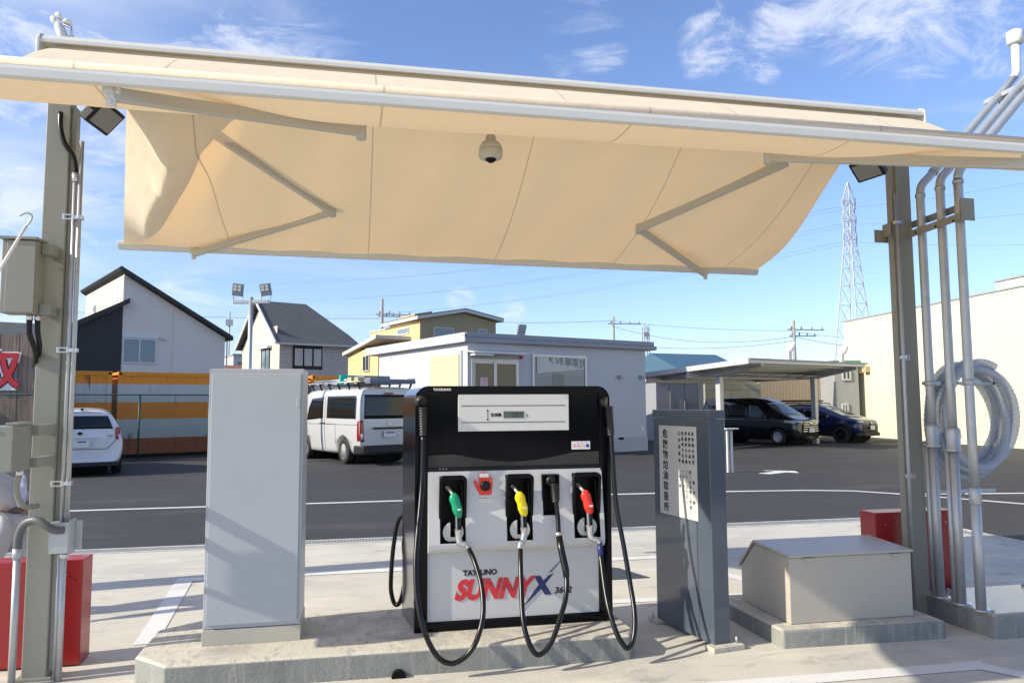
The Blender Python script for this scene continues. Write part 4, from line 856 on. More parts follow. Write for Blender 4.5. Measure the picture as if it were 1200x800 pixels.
def car_body(parent, st, mat, arches, name='body', label=None):
    """st: stations (x_low, x_top, w_sill, w_mid, w_belt, z_sill, z_mid, z_belt, w_edge, z_edge, w_top, z_top, crown)"""
    vs = []; K = 9
    for (xl, xt, ws, wm, wb, zs, zm, zb, we, ze, wt, zt, cr) in st:
        half = [(0, zs), (ws * .8, zs), (ws, zs + .06), (wm, zm), (wb, zb), (we, ze), (wt, zt), (wt * .55, zt + cr * .75), (0, zt + cr)]
        z0, z1 = zb, zt
        for (y, z) in half:
            f = 0 if z <= zb else min(1, (z - zb) / max(1e-3, zt - zb)); vs.append((xl + (xt - xl) * f, y, z))
    n = len(st); ring = []
    verts = list(vs)
    mir = {}
    for i in range(n):
        for k in range(1, K - 1):
            mir[(i, k)] = len(verts); v = vs[i * K + k]; verts.append((v[0], -v[1], v[2]))
    def loop(i): return [i * K + k for k in range(K)] + [mir[(i, k)] for k in range(K - 2, 0, -1)]
    fs = []
    for i in range(n - 1):
        a, b_ = loop(i), loop(i + 1); m_ = len(a)
        fs += [(a[k], a[(k + 1) % m_], b_[(k + 1) % m_], b_[k]) for k in range(m_)]
    # end caps as strips so subdivision stays tidy
    for i in (0, n - 1):
        l = loop(i); m_ = len(l)
        for k in range(0, K - 1):
            a0, a1 = l[k], l[k + 1]; b0 = l[(m_ - k) % m_]; b1 = l[m_ - k - 1]
            f = [a0, a1, b1, b0] if k > 0 else [a0, a1, b1]
            if k == K - 2: f = [a0, a1, b0]
            fs.append(f if i == 0 else f[::-1])
    me = bpy.data.meshes.new('tmp'); me.from_pydata(verts, [], fs); bm = bmesh.new(); bm.from_mesh(me); bmesh.ops.recalc_face_normals(bm, faces=bm.faces); 
    cl_ = bm.edges.layers.float.get('crease_edge') or bm.edges.layers.float.new('crease_edge')
    for e in bm.edges:
        a, b_ = e.verts; 
        if abs(a.co.z - b_.co.z) < .02 and a.co.z < .5 and abs(abs(a.co.y) - abs(b_.co.y)) < .2: e[cl_] = 0.5
    bm.to_mesh(me); bm.free()
    o = bpy.data.objects.new('tmp', me); COL.objects.link(o); sb = o.modifiers.new('s', 'SUBSURF'); sb.levels = 2; sb.render_levels = 2
    cutters = []
    for (x, z, r) in arches:
        q = MB(); q.tube([(x, -1.4, z), (x, 1.4, z)], r, 36, smooth=False); c = q.build('cut', None); cutters.append(c)
    dg = bpy.context.evaluated_depsgraph_get(); dg.update()
    full = bpy.data.meshes.new_from_object(o.evaluated_get(dg))
    bmm = bmesh.new(); bmm.from_mesh(full); bvh = BVHTree.FromBMesh(bmm); bmm.free()
    for c in cutters:
        bo = o.modifiers.new('b', 'BOOLEAN'); bo.object = c; bo.operation = 'DIFFERENCE'; bo.solver = 'EXACT'
    dg = bpy.context.evaluated_depsgraph_get(); dg.update()
    fin = bpy.data.meshes.new_from_object(o.evaluated_get(dg)); fin.name = name
    fin.materials.clear(); fin.materials.append(MATS[mat])
    for p in fin.polygons: p.use_smooth = True; p.material_index = 0
    bpy.data.objects.remove(o)
    for c in cutters: bpy.data.objects.remove(c)
    b_ = bpy.data.objects.new(name, fin); COL.objects.link(b_); b_.parent = parent
    if label: b_['label'] = label
    # inner tub so the arches read as dark recesses
    for (x, z, r) in arches[:2]:
        MB().tube([(x, -.55, z), (x, .55, z)], r * .98, 24, smooth=False).build('wheel_well', 'under_black', parent)
    return b_, bvh
def patch(parent, bvh, side, poly, mat, name, off=0.006, step=0.09, label=None):
    """lay a polygon on the body: side = L, R (x,z), F, B (y,z) or T (x,y)"""
    mk = {'L': lambda a, b: Vector((a, 0, b)), 'R': lambda a, b: Vector((a, 0, b)), 'F': lambda a, b: Vector((0, a, b)), 'B': lambda a, b: Vector((0, a, b)), 'T': lambda a, b: Vector((a, b, 0))}[side]
    dr = {'L': Vector((0, -1, 0)), 'R': Vector((0, 1, 0)), 'F': Vector((-1, 0, 0)), 'B': Vector((1, 0, 0)), 'T': Vector((0, 0, -1))}[side]
    bm = bmesh.new(); bm.faces.new([bm.verts.new(mk(*p)) for p in poly])
    xs_ = [p[0] for p in poly]; zs_ = [p[1] for p in poly]; ax = mk(1, 0); az_ = mk(0, 1)
    for lo_, hi_, no, f in ((min(xs_), max(xs_), ax, lambda v: mk(v, 0)), (min(zs_), max(zs_), az_, lambda v: mk(0, v))):
        k = lo_ + step
        while k < hi_ - step * .3:
            bmesh.ops.bisect_plane(bm, geom=bm.verts[:] + bm.edges[:] + bm.faces[:], plane_co=f(k), plane_no=no); k += step
    for v in bm.verts:
        hit, nrm, _, _ = bvh.ray_cast(v.co - dr * 6, dr)
        if hit is None:
            hit, nrm, _, _ = bvh.find_nearest(v.co - dr * 1.0)
        v.co = hit + (nrm if nrm.dot(dr) < 0 else -nrm) * off
    bmesh.ops.recalc_face_normals(bm, faces=bm.faces)
    me = bpy.data.meshes.new(name); bm.to_mesh(me); bm.free()
    for p in me.polygons: p.use_smooth = True
    me.materials.append(MATS[mat]); o = bpy.data.objects.new(name, me); COL.objects.link(o); o.parent = parent
    sl = o.modifiers.new('t', 'SOLIDIFY'); sl.thickness = 0.004; sl.offset = -1
    if label: o['label'] = label
    return o
def wheel(parent, x, y, r, w, style='five', rim='rim_silver'):
    s_ = 1 if y > 0 else -1; T = Matrix.Translation((x, y, r)) @ Matrix.Rotation(R(-90) * s_, 4, 'X')
    e = bpy.data.objects.new('wheel', None); COL.objects.link(e); e.parent = parent; e.empty_display_size = .2
    MB().lathe([(r * .62, -w / 2), (r * .93, -w / 2), (r, -w * .36), (r, w * .36), (r * .93, w / 2), (r * .64, w / 2), (r * .60, w * .40)], n=36, T=T).build('tyre', 'tyre', e)
    q = MB(); q.lathe([(r * .64, w * .46), (r * .60, w * .46), (r * .585, w * .30), (r * .58, w * .10), (.001, w * .10)], n=36, T=T)
    n = {'five': 5, 'six': 6, 'seven': 7, 'ten': 10}[style]
    for k in range(n):
        a = 2 * math.pi * k / n; Tk = T @ Matrix.Rotation(a, 4, 'Z'); hw = r * (.085 if n < 7 else .05)
        q.box(r * .08, r * .60, -hw, hw, w * .30, w * .44, Tk)
    q.lathe([(r * .15, w * .28), (r * .15, w * .47), (.001, w * .48)], n=20, T=T)
    q.build('rim', rim, e, bevel=0.004); 
    MB().lathe([(r * .585, w * .19), (r * .58, w * .215), (.001, w * .215)], n=30, T=T).build('wheel_disc', 'under_black', e)
    return e
def polyline(parent, bvh, side, pts, mat, name, w=0.012, off=0.002):
    q = MB(); P = []
    dr = {'L': Vector((0, -1, 0)), 'R': Vector((0, 1, 0)), 'B': Vector((1, 0, 0)), 'F': Vector((-1, 0, 0))}[side]
    mk = (lambda a, b: Vector((a, 0, b))) if side in 'LR' else (lambda a, b: Vector((0, a, b)))
    for i in range(len(pts) - 1):
        a, b_ = mk(*pts[i]), mk(*pts[i + 1]); n = max(1, int((b_ - a).length / .12))
        for k in range(n + (i == len(pts) - 2)):
            v = a.lerp(b_, k / n); h, nn, _, _ = bvh.ray_cast(v - dr * 6, dr)
            if h is not None: P.append(h + nn * (off if nn.dot(dr) < 0 else -off))
    if len(P) > 1: return q.tube(P, w / 2, 6).build(name, mat, parent)

# ---- silver van with the loaded roof rack
V = thing('delivery_van', 'silver panel van with loaded roof rack parked by the white office building', 'van', (0, 0, 0))
s_ = 1.03
L_ = 4.70
VB = [ # rear at x=0, nose at 4.7
 (0.03, 0.08, .76, .81, .81, .34, .70, 1.08, .79, 1.72, .69, 1.91, .03),
 (0.00, 0.06, .79, .84, .84, .32, .70, 1.08, .815, 1.76, .73, 1.95, .03),
 (0.16, 0.22, .80, .845, .845, .24, .70, 1.08, .825, 1.78, .75, 1.965, .03),
 (1.20, 1.20, .80, .845, .845, .22, .70, 1.08, .825, 1.79, .76, 1.975, .03),
 (2.60, 2.60, .80, .845, .845, .22, .70, 1.08, .825, 1.79, .76, 1.97, .03),
 (3.60, 3.45, .80, .845, .845, .22, .70, 1.08, .82, 1.76, .75, 1.94, .03),
 (4.15, 3.72, .80, .845, .84, .22, .70, 1.07, .79, 1.68, .72, 1.86, .03),
 (4.58, 4.48, .79, .835, .82, .24, .68, 1.02, .79, 1.10, .72, 1.15, .03),
 (4.72, 4.68, .75, .80, .79, .27, .62, .92, .74, 1.00, .66, 1.04, .02)]
body, bv = car_body(V, VB, 'car_silver', [(0.98, .33, .40), (3.55, .33, .40)])
patch(V, bv, 'L', [(0.22, 1.17), (2.02, 1.17), (2.02, 1.76), (0.30, 1.76), (.22, 1.70)], 'glass_dark', 'side_window')
patch(V, bv, 'L', [(2.26, 1.17), (3.40, 1.10), (3.28, 1.45), (3.08, 1.70), (2.28, 1.74)], 'glass_dark', 'side_window')
patch(V, bv, 'R', [(0.28, 1.18), (1.98, 1.18), (1.98, 1.62), (0.34, 1.62)], 'glass_dark', 'side_window')
patch(V, bv, 'R', [(2.28, 1.18), (3.28, 1.14), (3.18, 1.46), (3.02, 1.60), (2.30, 1.62)], 'glass_dark', 'side_window')
patch(V, bv, 'B', [(-.71, 1.17), (.71, 1.17), (.68, 1.78), (-.68, 1.78)], 'glass_dark', 'rear_window')
patch(V, bv, 'F', [(-.66, 1.16), (.66, 1.16), (.60, 1.68), (-.60, 1.68)], 'glass_dark', 'windscreen')
for sd_ in (1, -1):
    tl_ = patch(V, bv, 'B', [(sd_ * .70, .60), (sd_ * .825, .60), (sd_ * .825, 1.14), (sd_ * .735, 1.14)], 'lamp_red', 'tail_lamp', off=.012)
    patch(tl_, bv, 'B', [(sd_ * .715, .64), (sd_ * .80, .64), (sd_ * .80, .80), (sd_ * .725, .80)], 'lamp_clear', 'reverse_lens', off=.02)
    patch(V, bv, 'L' if sd_ > 0 else 'R', [(0.03, .62), (.14, .62), (.12, 1.10), (.05, 1.12)], 'lamp_red', 'tail_lamp', off=.012)
    patch(V, bv, 'F', [(sd_ * .50, .72), (sd_ * .72, .74), (sd_ * .70, .92), (sd_ * .50, .90)], 'lamp_clear', 'headlight', off=.01)
bp = MB(); bp.prism([(-.02, -.84), (-.10, -.76), (-.11, .76), (-.02, .84), (.30, .865), (.30, -.865)], 'z', .30, .50); bp.build('rear_bumper', 'trim_black', V, bevel=.03)
q = MB(); q.box(-.115, -.09, -.2, .2, .62, .79) if False else None
pl_ = MB().box(-.045, -.03, -.17, .17, .70, .865).build('number_plate', 'plate_white', V, bevel=.004); MB().box(-.047, -.0455, -.12, .12, .80, .83).build('plate_marks', 'seal_line', pl_)
MB().box(-.04, -.005, -.46, .46, .905, .955).build('tailgate_handle', 'trim_black', V, bevel=.01)
MB().box(-.02, -.0, -.05, .05, 1.02, 1.06).build('badge', 'chrome', V, bevel=.008)
MB().box(0.015, .06, -.13, .13, 1.80, 1.84).build('high_stop_lamp', 'lamp_red', V, bevel=.01)
for p_ in ([(2.14, .35), (2.14, 1.92)], [(3.30, .75), (3.42, 1.1)], [(0.15, 1.02), (3.9, 1.00)], [(1.45, .5), (1.45, 1.02), (2.1, 1.02)]): polyline(V, bv, 'L', p_, 'seal_line', 'panel_gap')
polyline(V, bv, 'B', [(-.76, .58), (-.76, 1.78), (.76, 1.78), (.76, .58)], 'seal_line', 'panel_gap')
for x in (2.22, 2.5): MB().box(x - .09, x + .06, .846, .875, 1.02, 1.05).build('door_handle', 'car_silver' if x > 2.3 else 'trim_black', V, bevel=.008)
for x in (0.98, 3.55):
    for y in (.72, -.72): wheel(V, x, y, .325, .19, 'six')
rk = bpy.data.objects.new('roof_rack', None); COL.objects.link(rk); rk.parent = V
q = MB()
for x in (.25, .85, 1.45, 2.05, 2.65, 3.2):
    q.box(x - .02, x + .02, -.80, .80, 2.07, 2.10)
    for y in (-.78, .78): q.bar((x, y * .92, 1.93), (x, y, 2.08), .05, .04)
q.build('cross_bar', 'trim_black', rk, bevel=.004)
q = MB(); 
for y in (-.80, .80): q.tube([(.05, y, 2.12), (3.45, y, 2.12)], .02, 8)
q.build('side_rail', 'galvanised', rk)
MB().tube([(3.2, .8, 2.1), (3.75, .72, 1.85)], .018, 8).tube([(3.2, -.8, 2.1), (3.75, -.72, 1.85)], .018, 8).build('front_stay', 'trim_black', rk)
V.location = at(-4.56, 20.35); V.rotation_euler = (0, 0, R(115.5)); V.scale = (s_, s_, s_)
# put the rear wheel where the photograph has it
rot = Matrix.Rotation(R(115.5), 3, 'Z'); off_ = rot @ Vector((0.98 * s_, .76 * s_, 0)); V.location = Vector((-0.237, 20.89, 0)) - off_
def on_van(name, label, cat, builder, group=None):
    e = thing(name, label, cat, V.location, R(115.5), group); builder(e); return e
def load1(e):
    for k in range(6):
        y = .45 + .11 * (k % 3); z = 2.16 + .09 * (k // 3)
        q = MB(); q.tube([(1.0, y, z), (4.0 - .12 * k, y, z)], .032, 10); q.build('pole', 'bright_steel' if k % 2 else 'galvanised', e)
on_van('pole_bundle', 'bundle of shiny aluminium poles tied along the roof rack of the silver van', 'poles', load1)
M('strap_teal', (0.0, 0.55, 0.45), 0.5); M('carton_tan', (0.50, 0.40, 0.22), 0.8, noise=(6, .1)); M('case_grey', (0.16, 0.19, 0.24), 0.4)
def load2(e):
    MB().box(.72, 1.42, -.4, .40, 2.13, 2.36).build('case', 'case_grey', e, bevel=.02)
    MB().box(1.36, 1.44, -.41, .80, 2.125, 2.39).build('strap', 'strap_teal', e, bevel=.01)
on_van('storage_case', 'dark grey case with a teal band on the middle of the van roof rack', 'case', load2)
def load3(e): MB().box(.42, .66, .15, .72, 2.13, 2.30).build('box', 'carton_tan', e, bevel=.006); MB().box(.42, .66, .60, .65, 2.301, 2.304).build('tape', 'sign_white', e)
on_van('carton', 'tan cardboard box on the van roof rack nearer the rear end', 'box', load3)
def load4(e): MB().box(.71, .96, .43, .78, 2.13, 2.31).build('box', 'carton_tan', e, bevel=.006); MB().box(.71, .96, .58, .63, 2.311, 2.314).build('tape', 'sign_white', e)
on_van('carton', 'tan cardboard box on the van roof rack touching the grey case', 'box', load4)
def load5(e):
    q = MB(); q.box(-.05, .32, -.75, .60, 2.13, 2.17); q.box(-.05, .32, -.75, -.71, 2.17, 2.28); q.box(-.05, .32, .56, .60, 2.17, 2.28); q.box(-.05, -.02, -.75, .6, 2.17, 2.25); q.build('tray', 'case_grey', e, bevel=.01)
on_van('tool_tray', 'open grey tray at the very rear of the van roof rack', 'tray', load5)

# ---- white hatchback seen from behind
A = thing('hatchback_car', 'white hatchback parked rear first in front of the wood clad board', 'car')
AB = [
 (0.10, 0.22, .66, .76, .70, .34, .62, .98, .56, 1.22, .46, 1.36, .02),
 (0.00, 0.12, .74, .82, .77, .26, .60, .98, .62, 1.24, .50, 1.38, .03),
 (0.15, 0.55, .78, .845, .80, .20, .60, .97, .63, 1.28, .52, 1.41, .035),
 (0.90, 1.10, .79, .845, .82, .18, .58, .95, .66, 1.32, .55, 1.44, .035),
 (1.90, 1.90, .79, .845, .83, .18, .56, .92, .67, 1.33, .56, 1.455, .035),
 (2.70, 2.25, .79, .845, .82, .18, .55, .90, .64, 1.30, .54, 1.43, .03),
 (3.35, 3.10, .78, .83, .79, .18, .54, .86, .70, .94, .60, 1.00, .03),
 (3.80, 3.70, .72, .78, .73, .20, .50, .74, .64, .80, .54, .84, .02),
 (3.98, 3.94, .60, .66, .62, .26, .46, .62, .54, .67, .46, .70, .02)]
body, bv = car_body(A, AB, 'car_white', [(0.70, .30, .345), (3.25, .30, .345)])
patch(A, bv, 'B', [(-.61, 1.02), (.61, 1.02), (.50, 1.30), (-.50, 1.30)], 'glass_dark', 'rear_window', off=.008, step=.06)
for sd_ in (1, -1):
    SD = 'L' if sd_ > 0 else 'R'
    patch(A, bv, SD, [(0.62, 1.02), (1.55, .97), (1.55, 1.28), (0.95, 1.26)], 'glass_dark', 'side_window')
    patch(A, bv, SD, [(1.62, .97), (2.65, .95), (2.15, 1.27), (1.62, 1.29)], 'glass_dark', 'side_window')
    patch(A, bv, 'B', [(sd_ * .66, .80), (sd_ * .80, .76), (sd_ * .79, .98), (sd_ * .68, 1.06), (sd_ * .64, 1.00)], 'lamp_red', 'tail_lamp', off=.014)
    patch(A, bv, SD, [(0.04, .76), (.26, .86), (.30, 1.02), (.14, 1.04), (.06, 1.0)], 'lamp_red', 'tail_lamp', off=.014)
    for x in (.70, 3.25): wheel(A, x, sd_ * .74, .30, .18, 'seven')
patch(A, bv, 'F', [(-.6, .98), (.6, .98), (.5, 1.34), (-.5, 1.34)], 'glass_dark', 'windscreen')
pl_ = MB().box(.005, .02, -.165, .165, .62, .78).build('number_plate', 'plate_white', A, bevel=.004); MB().box(.003, .0045, -.09, .07, .735, .76).build('plate_marks', 'seal_line', pl_)
MB().box(-.012, .03, -.34, .34, .815, .835).build('tailgate_trim', 'panel_grey', A, bevel=.006)
q = MB(); q.lathe([(.045, 0), (.045, .008), (.032, .008), (.032, 0)], T=Matrix.Translation((.055, 0.03, .925)) @ Matrix.Rotation(R(-90), 4, 'Y') @ Matrix.Diagonal((.75, 1.15, 1, 1)), n=20); q.build('badge', 'seal_line', A)
MB().box(.035, .06, -.60, -.50, .86, .875).build('small_badge', 'seal_line', A)
MB().tube([(.09, -.02, 1.02), (.12, -.10, 1.05), (.16, -.20, 1.10)], .010, 6).build('wiper', 'trim_black', A)
polyline(A, bv, 'B', [(-.70, .95), (-.68, .78), (-.50, .58), (.50, .58), (.68, .78), (.70, .95)], 'seal_line', 'panel_gap', w=.014)
bp = MB(); bp.prism([(.03, -.70), (.0, -.6), (.0, .6), (.03, .70), (.3, .78), (.3, -.78)], 'z', .20, .30); bp.build('bumper_lower', 'trim_black', A, bevel=.02)
MB().box(.20, .40, -.03, .03, 1.43, 1.47).build('aerial_base', 'trim_black', A, bevel=.01)
aw_ = at(-9.72, 17.05); A.location = (aw_[0], aw_[1], 0); A.rotation_euler = (0, 0, R(110)); A.scale = (1.04,) * 3

# ---- black minivan under the carport
N_ = thing('minivan', 'glossy black minivan parked in the left bay of the carport', 'minivan')
NB = [
 (0.05, 0.14, .74, .80, .78, .34, .70, 1.02, .72, 1.55, .60, 1.76, .02),
 (0.00, 0.10, .78, .84, .82, .28, .68, 1.02, .75, 1.58, .64, 1.79, .03),
 (0.25, 0.30, .80, .865, .85, .20, .66, 1.01, .77, 1.62, .66, 1.82, .035),
 (1.60, 1.60, .80, .865, .855, .18, .64, 1.00, .775, 1.64, .67, 1.84, .035),
 (2.80, 2.60, .80, .865, .855, .18, .62, .99, .765, 1.62, .66, 1.825, .035),
 (3.70, 2.98, .80, .865, .84, .18, .62, .98, .73, 1.54, .62, 1.74, .03),
 (4.15, 3.95, .79, .855, .82, .18, .60, .95, .74, 1.06, .64, 1.12, .03),
 (4.50, 4.40, .76, .83, .79, .20, .58, .90, .72, .98, .62, 1.03, .02),
 (4.68, 4.64, .66, .74, .70, .24, .52, .82, .62, .89, .54, .93, .02)]
body, bv = car_body(N_, NB, 'car_black', [(0.98, .32, .375), (3.80, .32, .375)])
for sd_ in (1, -1):
    SD = 'L' if sd_ > 0 else 'R'
    patch(N_, bv, SD, [(.25, 1.10), (1.40, 1.08), (1.40, 1.58), (.36, 1.58)], 'glass_dark', 'side_window')
    patch(N_, bv, SD, [(1.48, 1.08), (2.35, 1.06), (2.35, 1.58), (1.48, 1.58)], 'glass_dark', 'side_window')
    patch(N_, bv, SD, [(2.45, 1.06), (3.35, 1.03), (2.86, 1.52), (2.45, 1.56)], 'glass_blue', 'side_window')
    patch(N_, bv, 'F', [(sd_ * .42, .86), (sd_ * .76, .90), (sd_ * .74, .98), (sd_ * .42, .93)], 'lamp_clear', 'headlight', off=.012, step=.05)
    patch(N_, bv, SD, [(4.05, .88), (4.52, .84), (4.52, .93), (4.10, .97)], 'lamp_clear', 'headlight', off=.012, step=.05)
    for x in (.98, 3.80): wheel(N_, x, sd_ * .77, .325, .20, 'seven')
    mi = MB(); mi.box(3.22, 3.36, sd_ * .88, sd_ * 1.04, 1.04, 1.17) if sd_ > 0 else mi.box(3.22, 3.36, -1.04, -.88, 1.04, 1.17); mi.build('door_mirror', 'car_black', N_, bevel=.03)
    polyline(N_, bv, SD, [(.3, .985), (4.0, .955)], 'chrome', 'belt_trim', w=.016)
    polyline(N_, bv, SD, [(1.44, .3), (1.44, 1.66)], 'seal_line', 'panel_gap'); polyline(N_, bv, SD, [(2.40, .3), (2.40, 1.64)], 'seal_line', 'panel_gap')
patch(N_, bv, 'F', [(-.66, 1.14), (.66, 1.14), (.57, 1.62), (-.57, 1.62)], 'glass_blue', 'windscreen')
patch(N_, bv, 'B', [(-.66, 1.10), (.66, 1.10), (.58, 1.6), (-.58, 1.6)], 'glass_dark', 'rear_window')
g = MB()
for k in range(5): g.box(4.655, 4.70, -.42 - .02 * k, .42 + .02 * k, .87 - .085 * k, .895 - .085 * k)
g.build('grille_bar', 'chrome', N_, bevel=.006)
patch(N_, bv, 'F', [(-.55, .34), (.55, .34), (.50, .90), (-.50, .90)], 'under_black', 'grille', off=.004)
pl_ = MB().box(4.72, 4.735, -.165, .165, .50, .665).build('number_plate', 'plate_white', N_, bevel=.004)
MB().lathe([(.06, 0), (.06, .02), (.04, .03)], T=Matrix.Translation((4.69, 0, .84)) @ Matrix.Rotation(R(90), 4, 'Y'), n=20).build('badge', 'chrome', N_)
s2 = .95; rz = R(-66.5); rot = Matrix.Rotation(rz, 3, 'Z'); w_ = rot @ Vector((3.80 * s2, -.77 * s2, 0)); N_.location = Vector((15.328, 25.3, 0)) - w_; N_.rotation_euler = (0, 0, rz); N_.scale = (s2,) * 3

# ---- dark blue crossover
B_ = thing('crossover_car', 'dark blue crossover with a black roof box in the right bay of the carport', 'car')
BB = [
 (0.06, 0.30, .70, .78, .76, .42, .72, 1.02, .64, 1.36, .52, 1.50, .02),
 (0.00, 0.26, .76, .84, .81, .36, .70, 1.02, .68, 1.38, .55, 1.52, .03),
 (0.25, 0.50, .80, .875, .85, .28, .68, 1.01, .70, 1.42, .58, 1.55, .03),
 (1.40, 1.40, .81, .88, .86, .26, .66, .99, .71, 1.45, .60, 1.575, .035),
 (2.30, 2.05, .81, .88, .86, .26, .65, .98, .69, 1.43, .59, 1.56, .03),
 (3.02, 2.45, .81, .88, .85, .26, .65, .97, .64, 1.36, .54, 1.47, .03),
 (3.50, 3.28, .80, .875, .83, .26, .64, .95, .74, 1.04, .64, 1.09, .035),
 (3.95, 3.88, .77, .85, .80, .28, .62, .90, .72, .98, .60, 1.01, .03),
 (4.16, 4.12, .68, .76, .72, .34, .58, .82, .62, .88, .54, .91, .02)]
body, bv = car_body(B_, BB, 'car_blue', [(0.75, .36, .41), (3.32, .36, .41)])
for sd_ in (1, -1):
    SD = 'L' if sd_ > 0 else 'R'
    patch(B_, bv, SD, [(.60, 1.10), (1.50, 1.06), (1.50, 1.40), (.85, 1.38)], 'glass_dark', 'side_window')
    patch(B_, bv, SD, [(1.58, 1.06), (2.62, 1.03), (2.18, 1.37), (1.58, 1.41)], 'glass_dark', 'side_window')
    patch(B_, bv, 'F', [(sd_ * .46, .84), (sd_ * .74, .86), (sd_ * .72, .92), (sd_ * .46, .89)], 'lamp_clear', 'headlight', off=.012, step=.05)
    for x in (.75, 3.32):
        wheel(B_, x, sd_ * .79, .355, .21, 'five', 'trim_black')
        q = MB(); q.ring([(x + .47 * math.cos(R(a)), .36 + .47 * math.sin(R(a))) for a in list(range(-10, 191, 10))] , [(x + .405 * math.cos(R(a)), .36 + .405 * math.sin(R(a))) for a in list(range(-10, 191, 10))], 'y', sd_ * .845, sd_ * .895); q.build('arch_trim', 'trim_black', B_)
    q = MB(); q.box(2.72, 2.86, min(sd_ * .89, sd_ * 1.03), max(sd_ * .89, sd_ * 1.03), 1.02, 1.14); q.build('door_mirror', 'car_blue', B_, bevel=.03)
    q = MB(); q.box(1.15, 2.95, min(sd_ * .84, sd_ * .895), max(sd_ * .84, sd_ * .895), .28, .44); q.build('sill_trim', 'trim_black', B_, bevel=.02)
    q = MB(); q.tube([(.5, sd_ * .58, 1.58), (.6, sd_ * .58, 1.63), (1.9, sd_ * .58, 1.64), (2.05, sd_ * .58, 1.58)], .02, 8); q.build('roof_rail', 'trim_black', B_)
patch(B_, bv, 'F', [(-.66, 1.06), (.66, 1.06), (.54, 1.42), (-.54, 1.42)], 'glass_blue', 'windscreen')
patch(B_, bv, 'B', [(-.62, 1.08), (.62, 1.08), (.5, 1.4), (-.5, 1.4)], 'glass_dark', 'rear_window')
patch(B_, bv, 'F', [(-.60, .40), (.60, .40), (.55, .78), (-.55, .78)], 'trim_black', 'grille', off=.01)
MB().prism([(4.02, -.80), (4.20, -.55), (4.22, .55), (4.02, .80), (3.9, .8), (3.9, -.8)], 'z', .30, .44).build('bumper_lower', 'trim_black', B_, bevel=.02)
MB().box(4.215, 4.23, -.165, .165, .56, .725).build('number_plate', 'plate_white', B_, bevel=.004)
MB().lathe([(.05, 0), (.05, .02), (.035, .03)], T=Matrix.Translation((4.16, 0, .82)) @ Matrix.Rotation(R(90), 4, 'Y'), n=20).build('badge', 'chrome', B_)
q = MB(); q.box(.35, 1.9, -.55, .30, 1.70, 1.78); q.build('roof_box', 'trim_black', B_, bevel=.03)
q = MB(); q.box(.6, .64, -.62, .62, 1.63, 1.67); q.box(1.6, 1.64, -.62, .62, 1.63, 1.67); q.build('cross_bar', 'trim_black', B_)
s3 = .93; rz = R(-66); rot = Matrix.Rotation(rz, 3, 'Z'); w_ = rot @ Vector((3.32 * s3, -.79 * s3, 0)); B_.location = Vector((18.285, 25.806, 0)) - w_; B_.rotation_euler = (0, 0, rz); B_.scale = (s3,) * 3
# ================================================================ buildings and far things
def brick_like(name, c1, c2, sx, sz, mortar, rough=0.7, axis_mix=True, msz=0.02, off=0.5):
    m, t, b = node_mat(name); tcn = t.nodes.new('ShaderNodeTexCoord'); sp = t.nodes.new('ShaderNodeSeparateXYZ'); t.links.new(tcn.outputs['Object'], sp.inputs[0])
    ad = t.nodes.new('ShaderNodeMath'); ad.operation = 'ADD'; t.links.new(sp.outputs['X'], ad.inputs[0]); t.links.new(sp.outputs['Y'], ad.inputs[1])
    cb = t.nodes.new('ShaderNodeCombineXYZ'); t.links.new(ad.outputs[0], cb.inputs[0]); t.links.new(sp.outputs['Z'], cb.inputs[1])
    br = t.nodes.new('ShaderNodeTexBrick'); br.offset = off; br.inputs['Scale'].default_value = 1; br.inputs['Brick Width'].default_value = sx; br.inputs['Row Height'].default_value = sz; br.inputs['Mortar Size'].default_value = msz; br.inputs['Mortar Smooth'].default_value = .3
    br.inputs['Color1'].default_value = (*c1, 1); br.inputs['Color2'].default_value = (*c2, 1); br.inputs['Mortar'].default_value = (*mortar, 1); t.links.new(cb.outputs[0], br.inputs['Vector']); t.links.new(br.outputs['Color'], b.inputs['Base Color']); b.inputs['Roughness'].default_value = rough
    bp = t.nodes.new('ShaderNodeBump'); bp.inputs['Strength'].default_value = .4; bp.inputs['Distance'].default_value = .01; bp.invert = True; t.links.new(br.outputs['Fac'], bp.inputs['Height']); t.links.new(bp.outputs[0], b.inputs['Normal']); return m
M('render_white', (0.56, 0.56, 0.54), 0.6, noise=(1.2, .05))
M('eave_grey', (0.25, 0.27, 0.31), 0.4, noise=(.8, .08))
M('eave_white', (0.48, 0.48, 0.50), 0.45)
M('office_wall', (0.50, 0.52, 0.55), 0.55, noise=(.8, .05))
M('office_dado', (0.40, 0.42, 0.46), 0.55)
brick_like('shutter_cream', (0.58, 0.55, 0.33), (0.56, 0.53, 0.32), 20, .085, (0.42, 0.40, 0.28), msz=.008)
M('frame_alu', (0.55, 0.56, 0.58), 0.35, .3)
M('pane_dark', (0.035, 0.045, 0.05), 0.07, coat=.4)
M('pane_sky', (0.16, 0.22, 0.26), 0.1, coat=.4)
M('blind', (0.26, 0.33, 0.35), 0.5)
M('curtain', (0.55, 0.56, 0.50), 0.7)
M('poster_pink', (0.55, 0.22, 0.26), 0.5, noise=(9, .5, (0.75, 0.68, 0.66)))
K = thing('office_building', 'low white office with a flat roof, grey in the shade, behind the dispenser', 'building', (3.085, 21.32, 0), R(21.2))
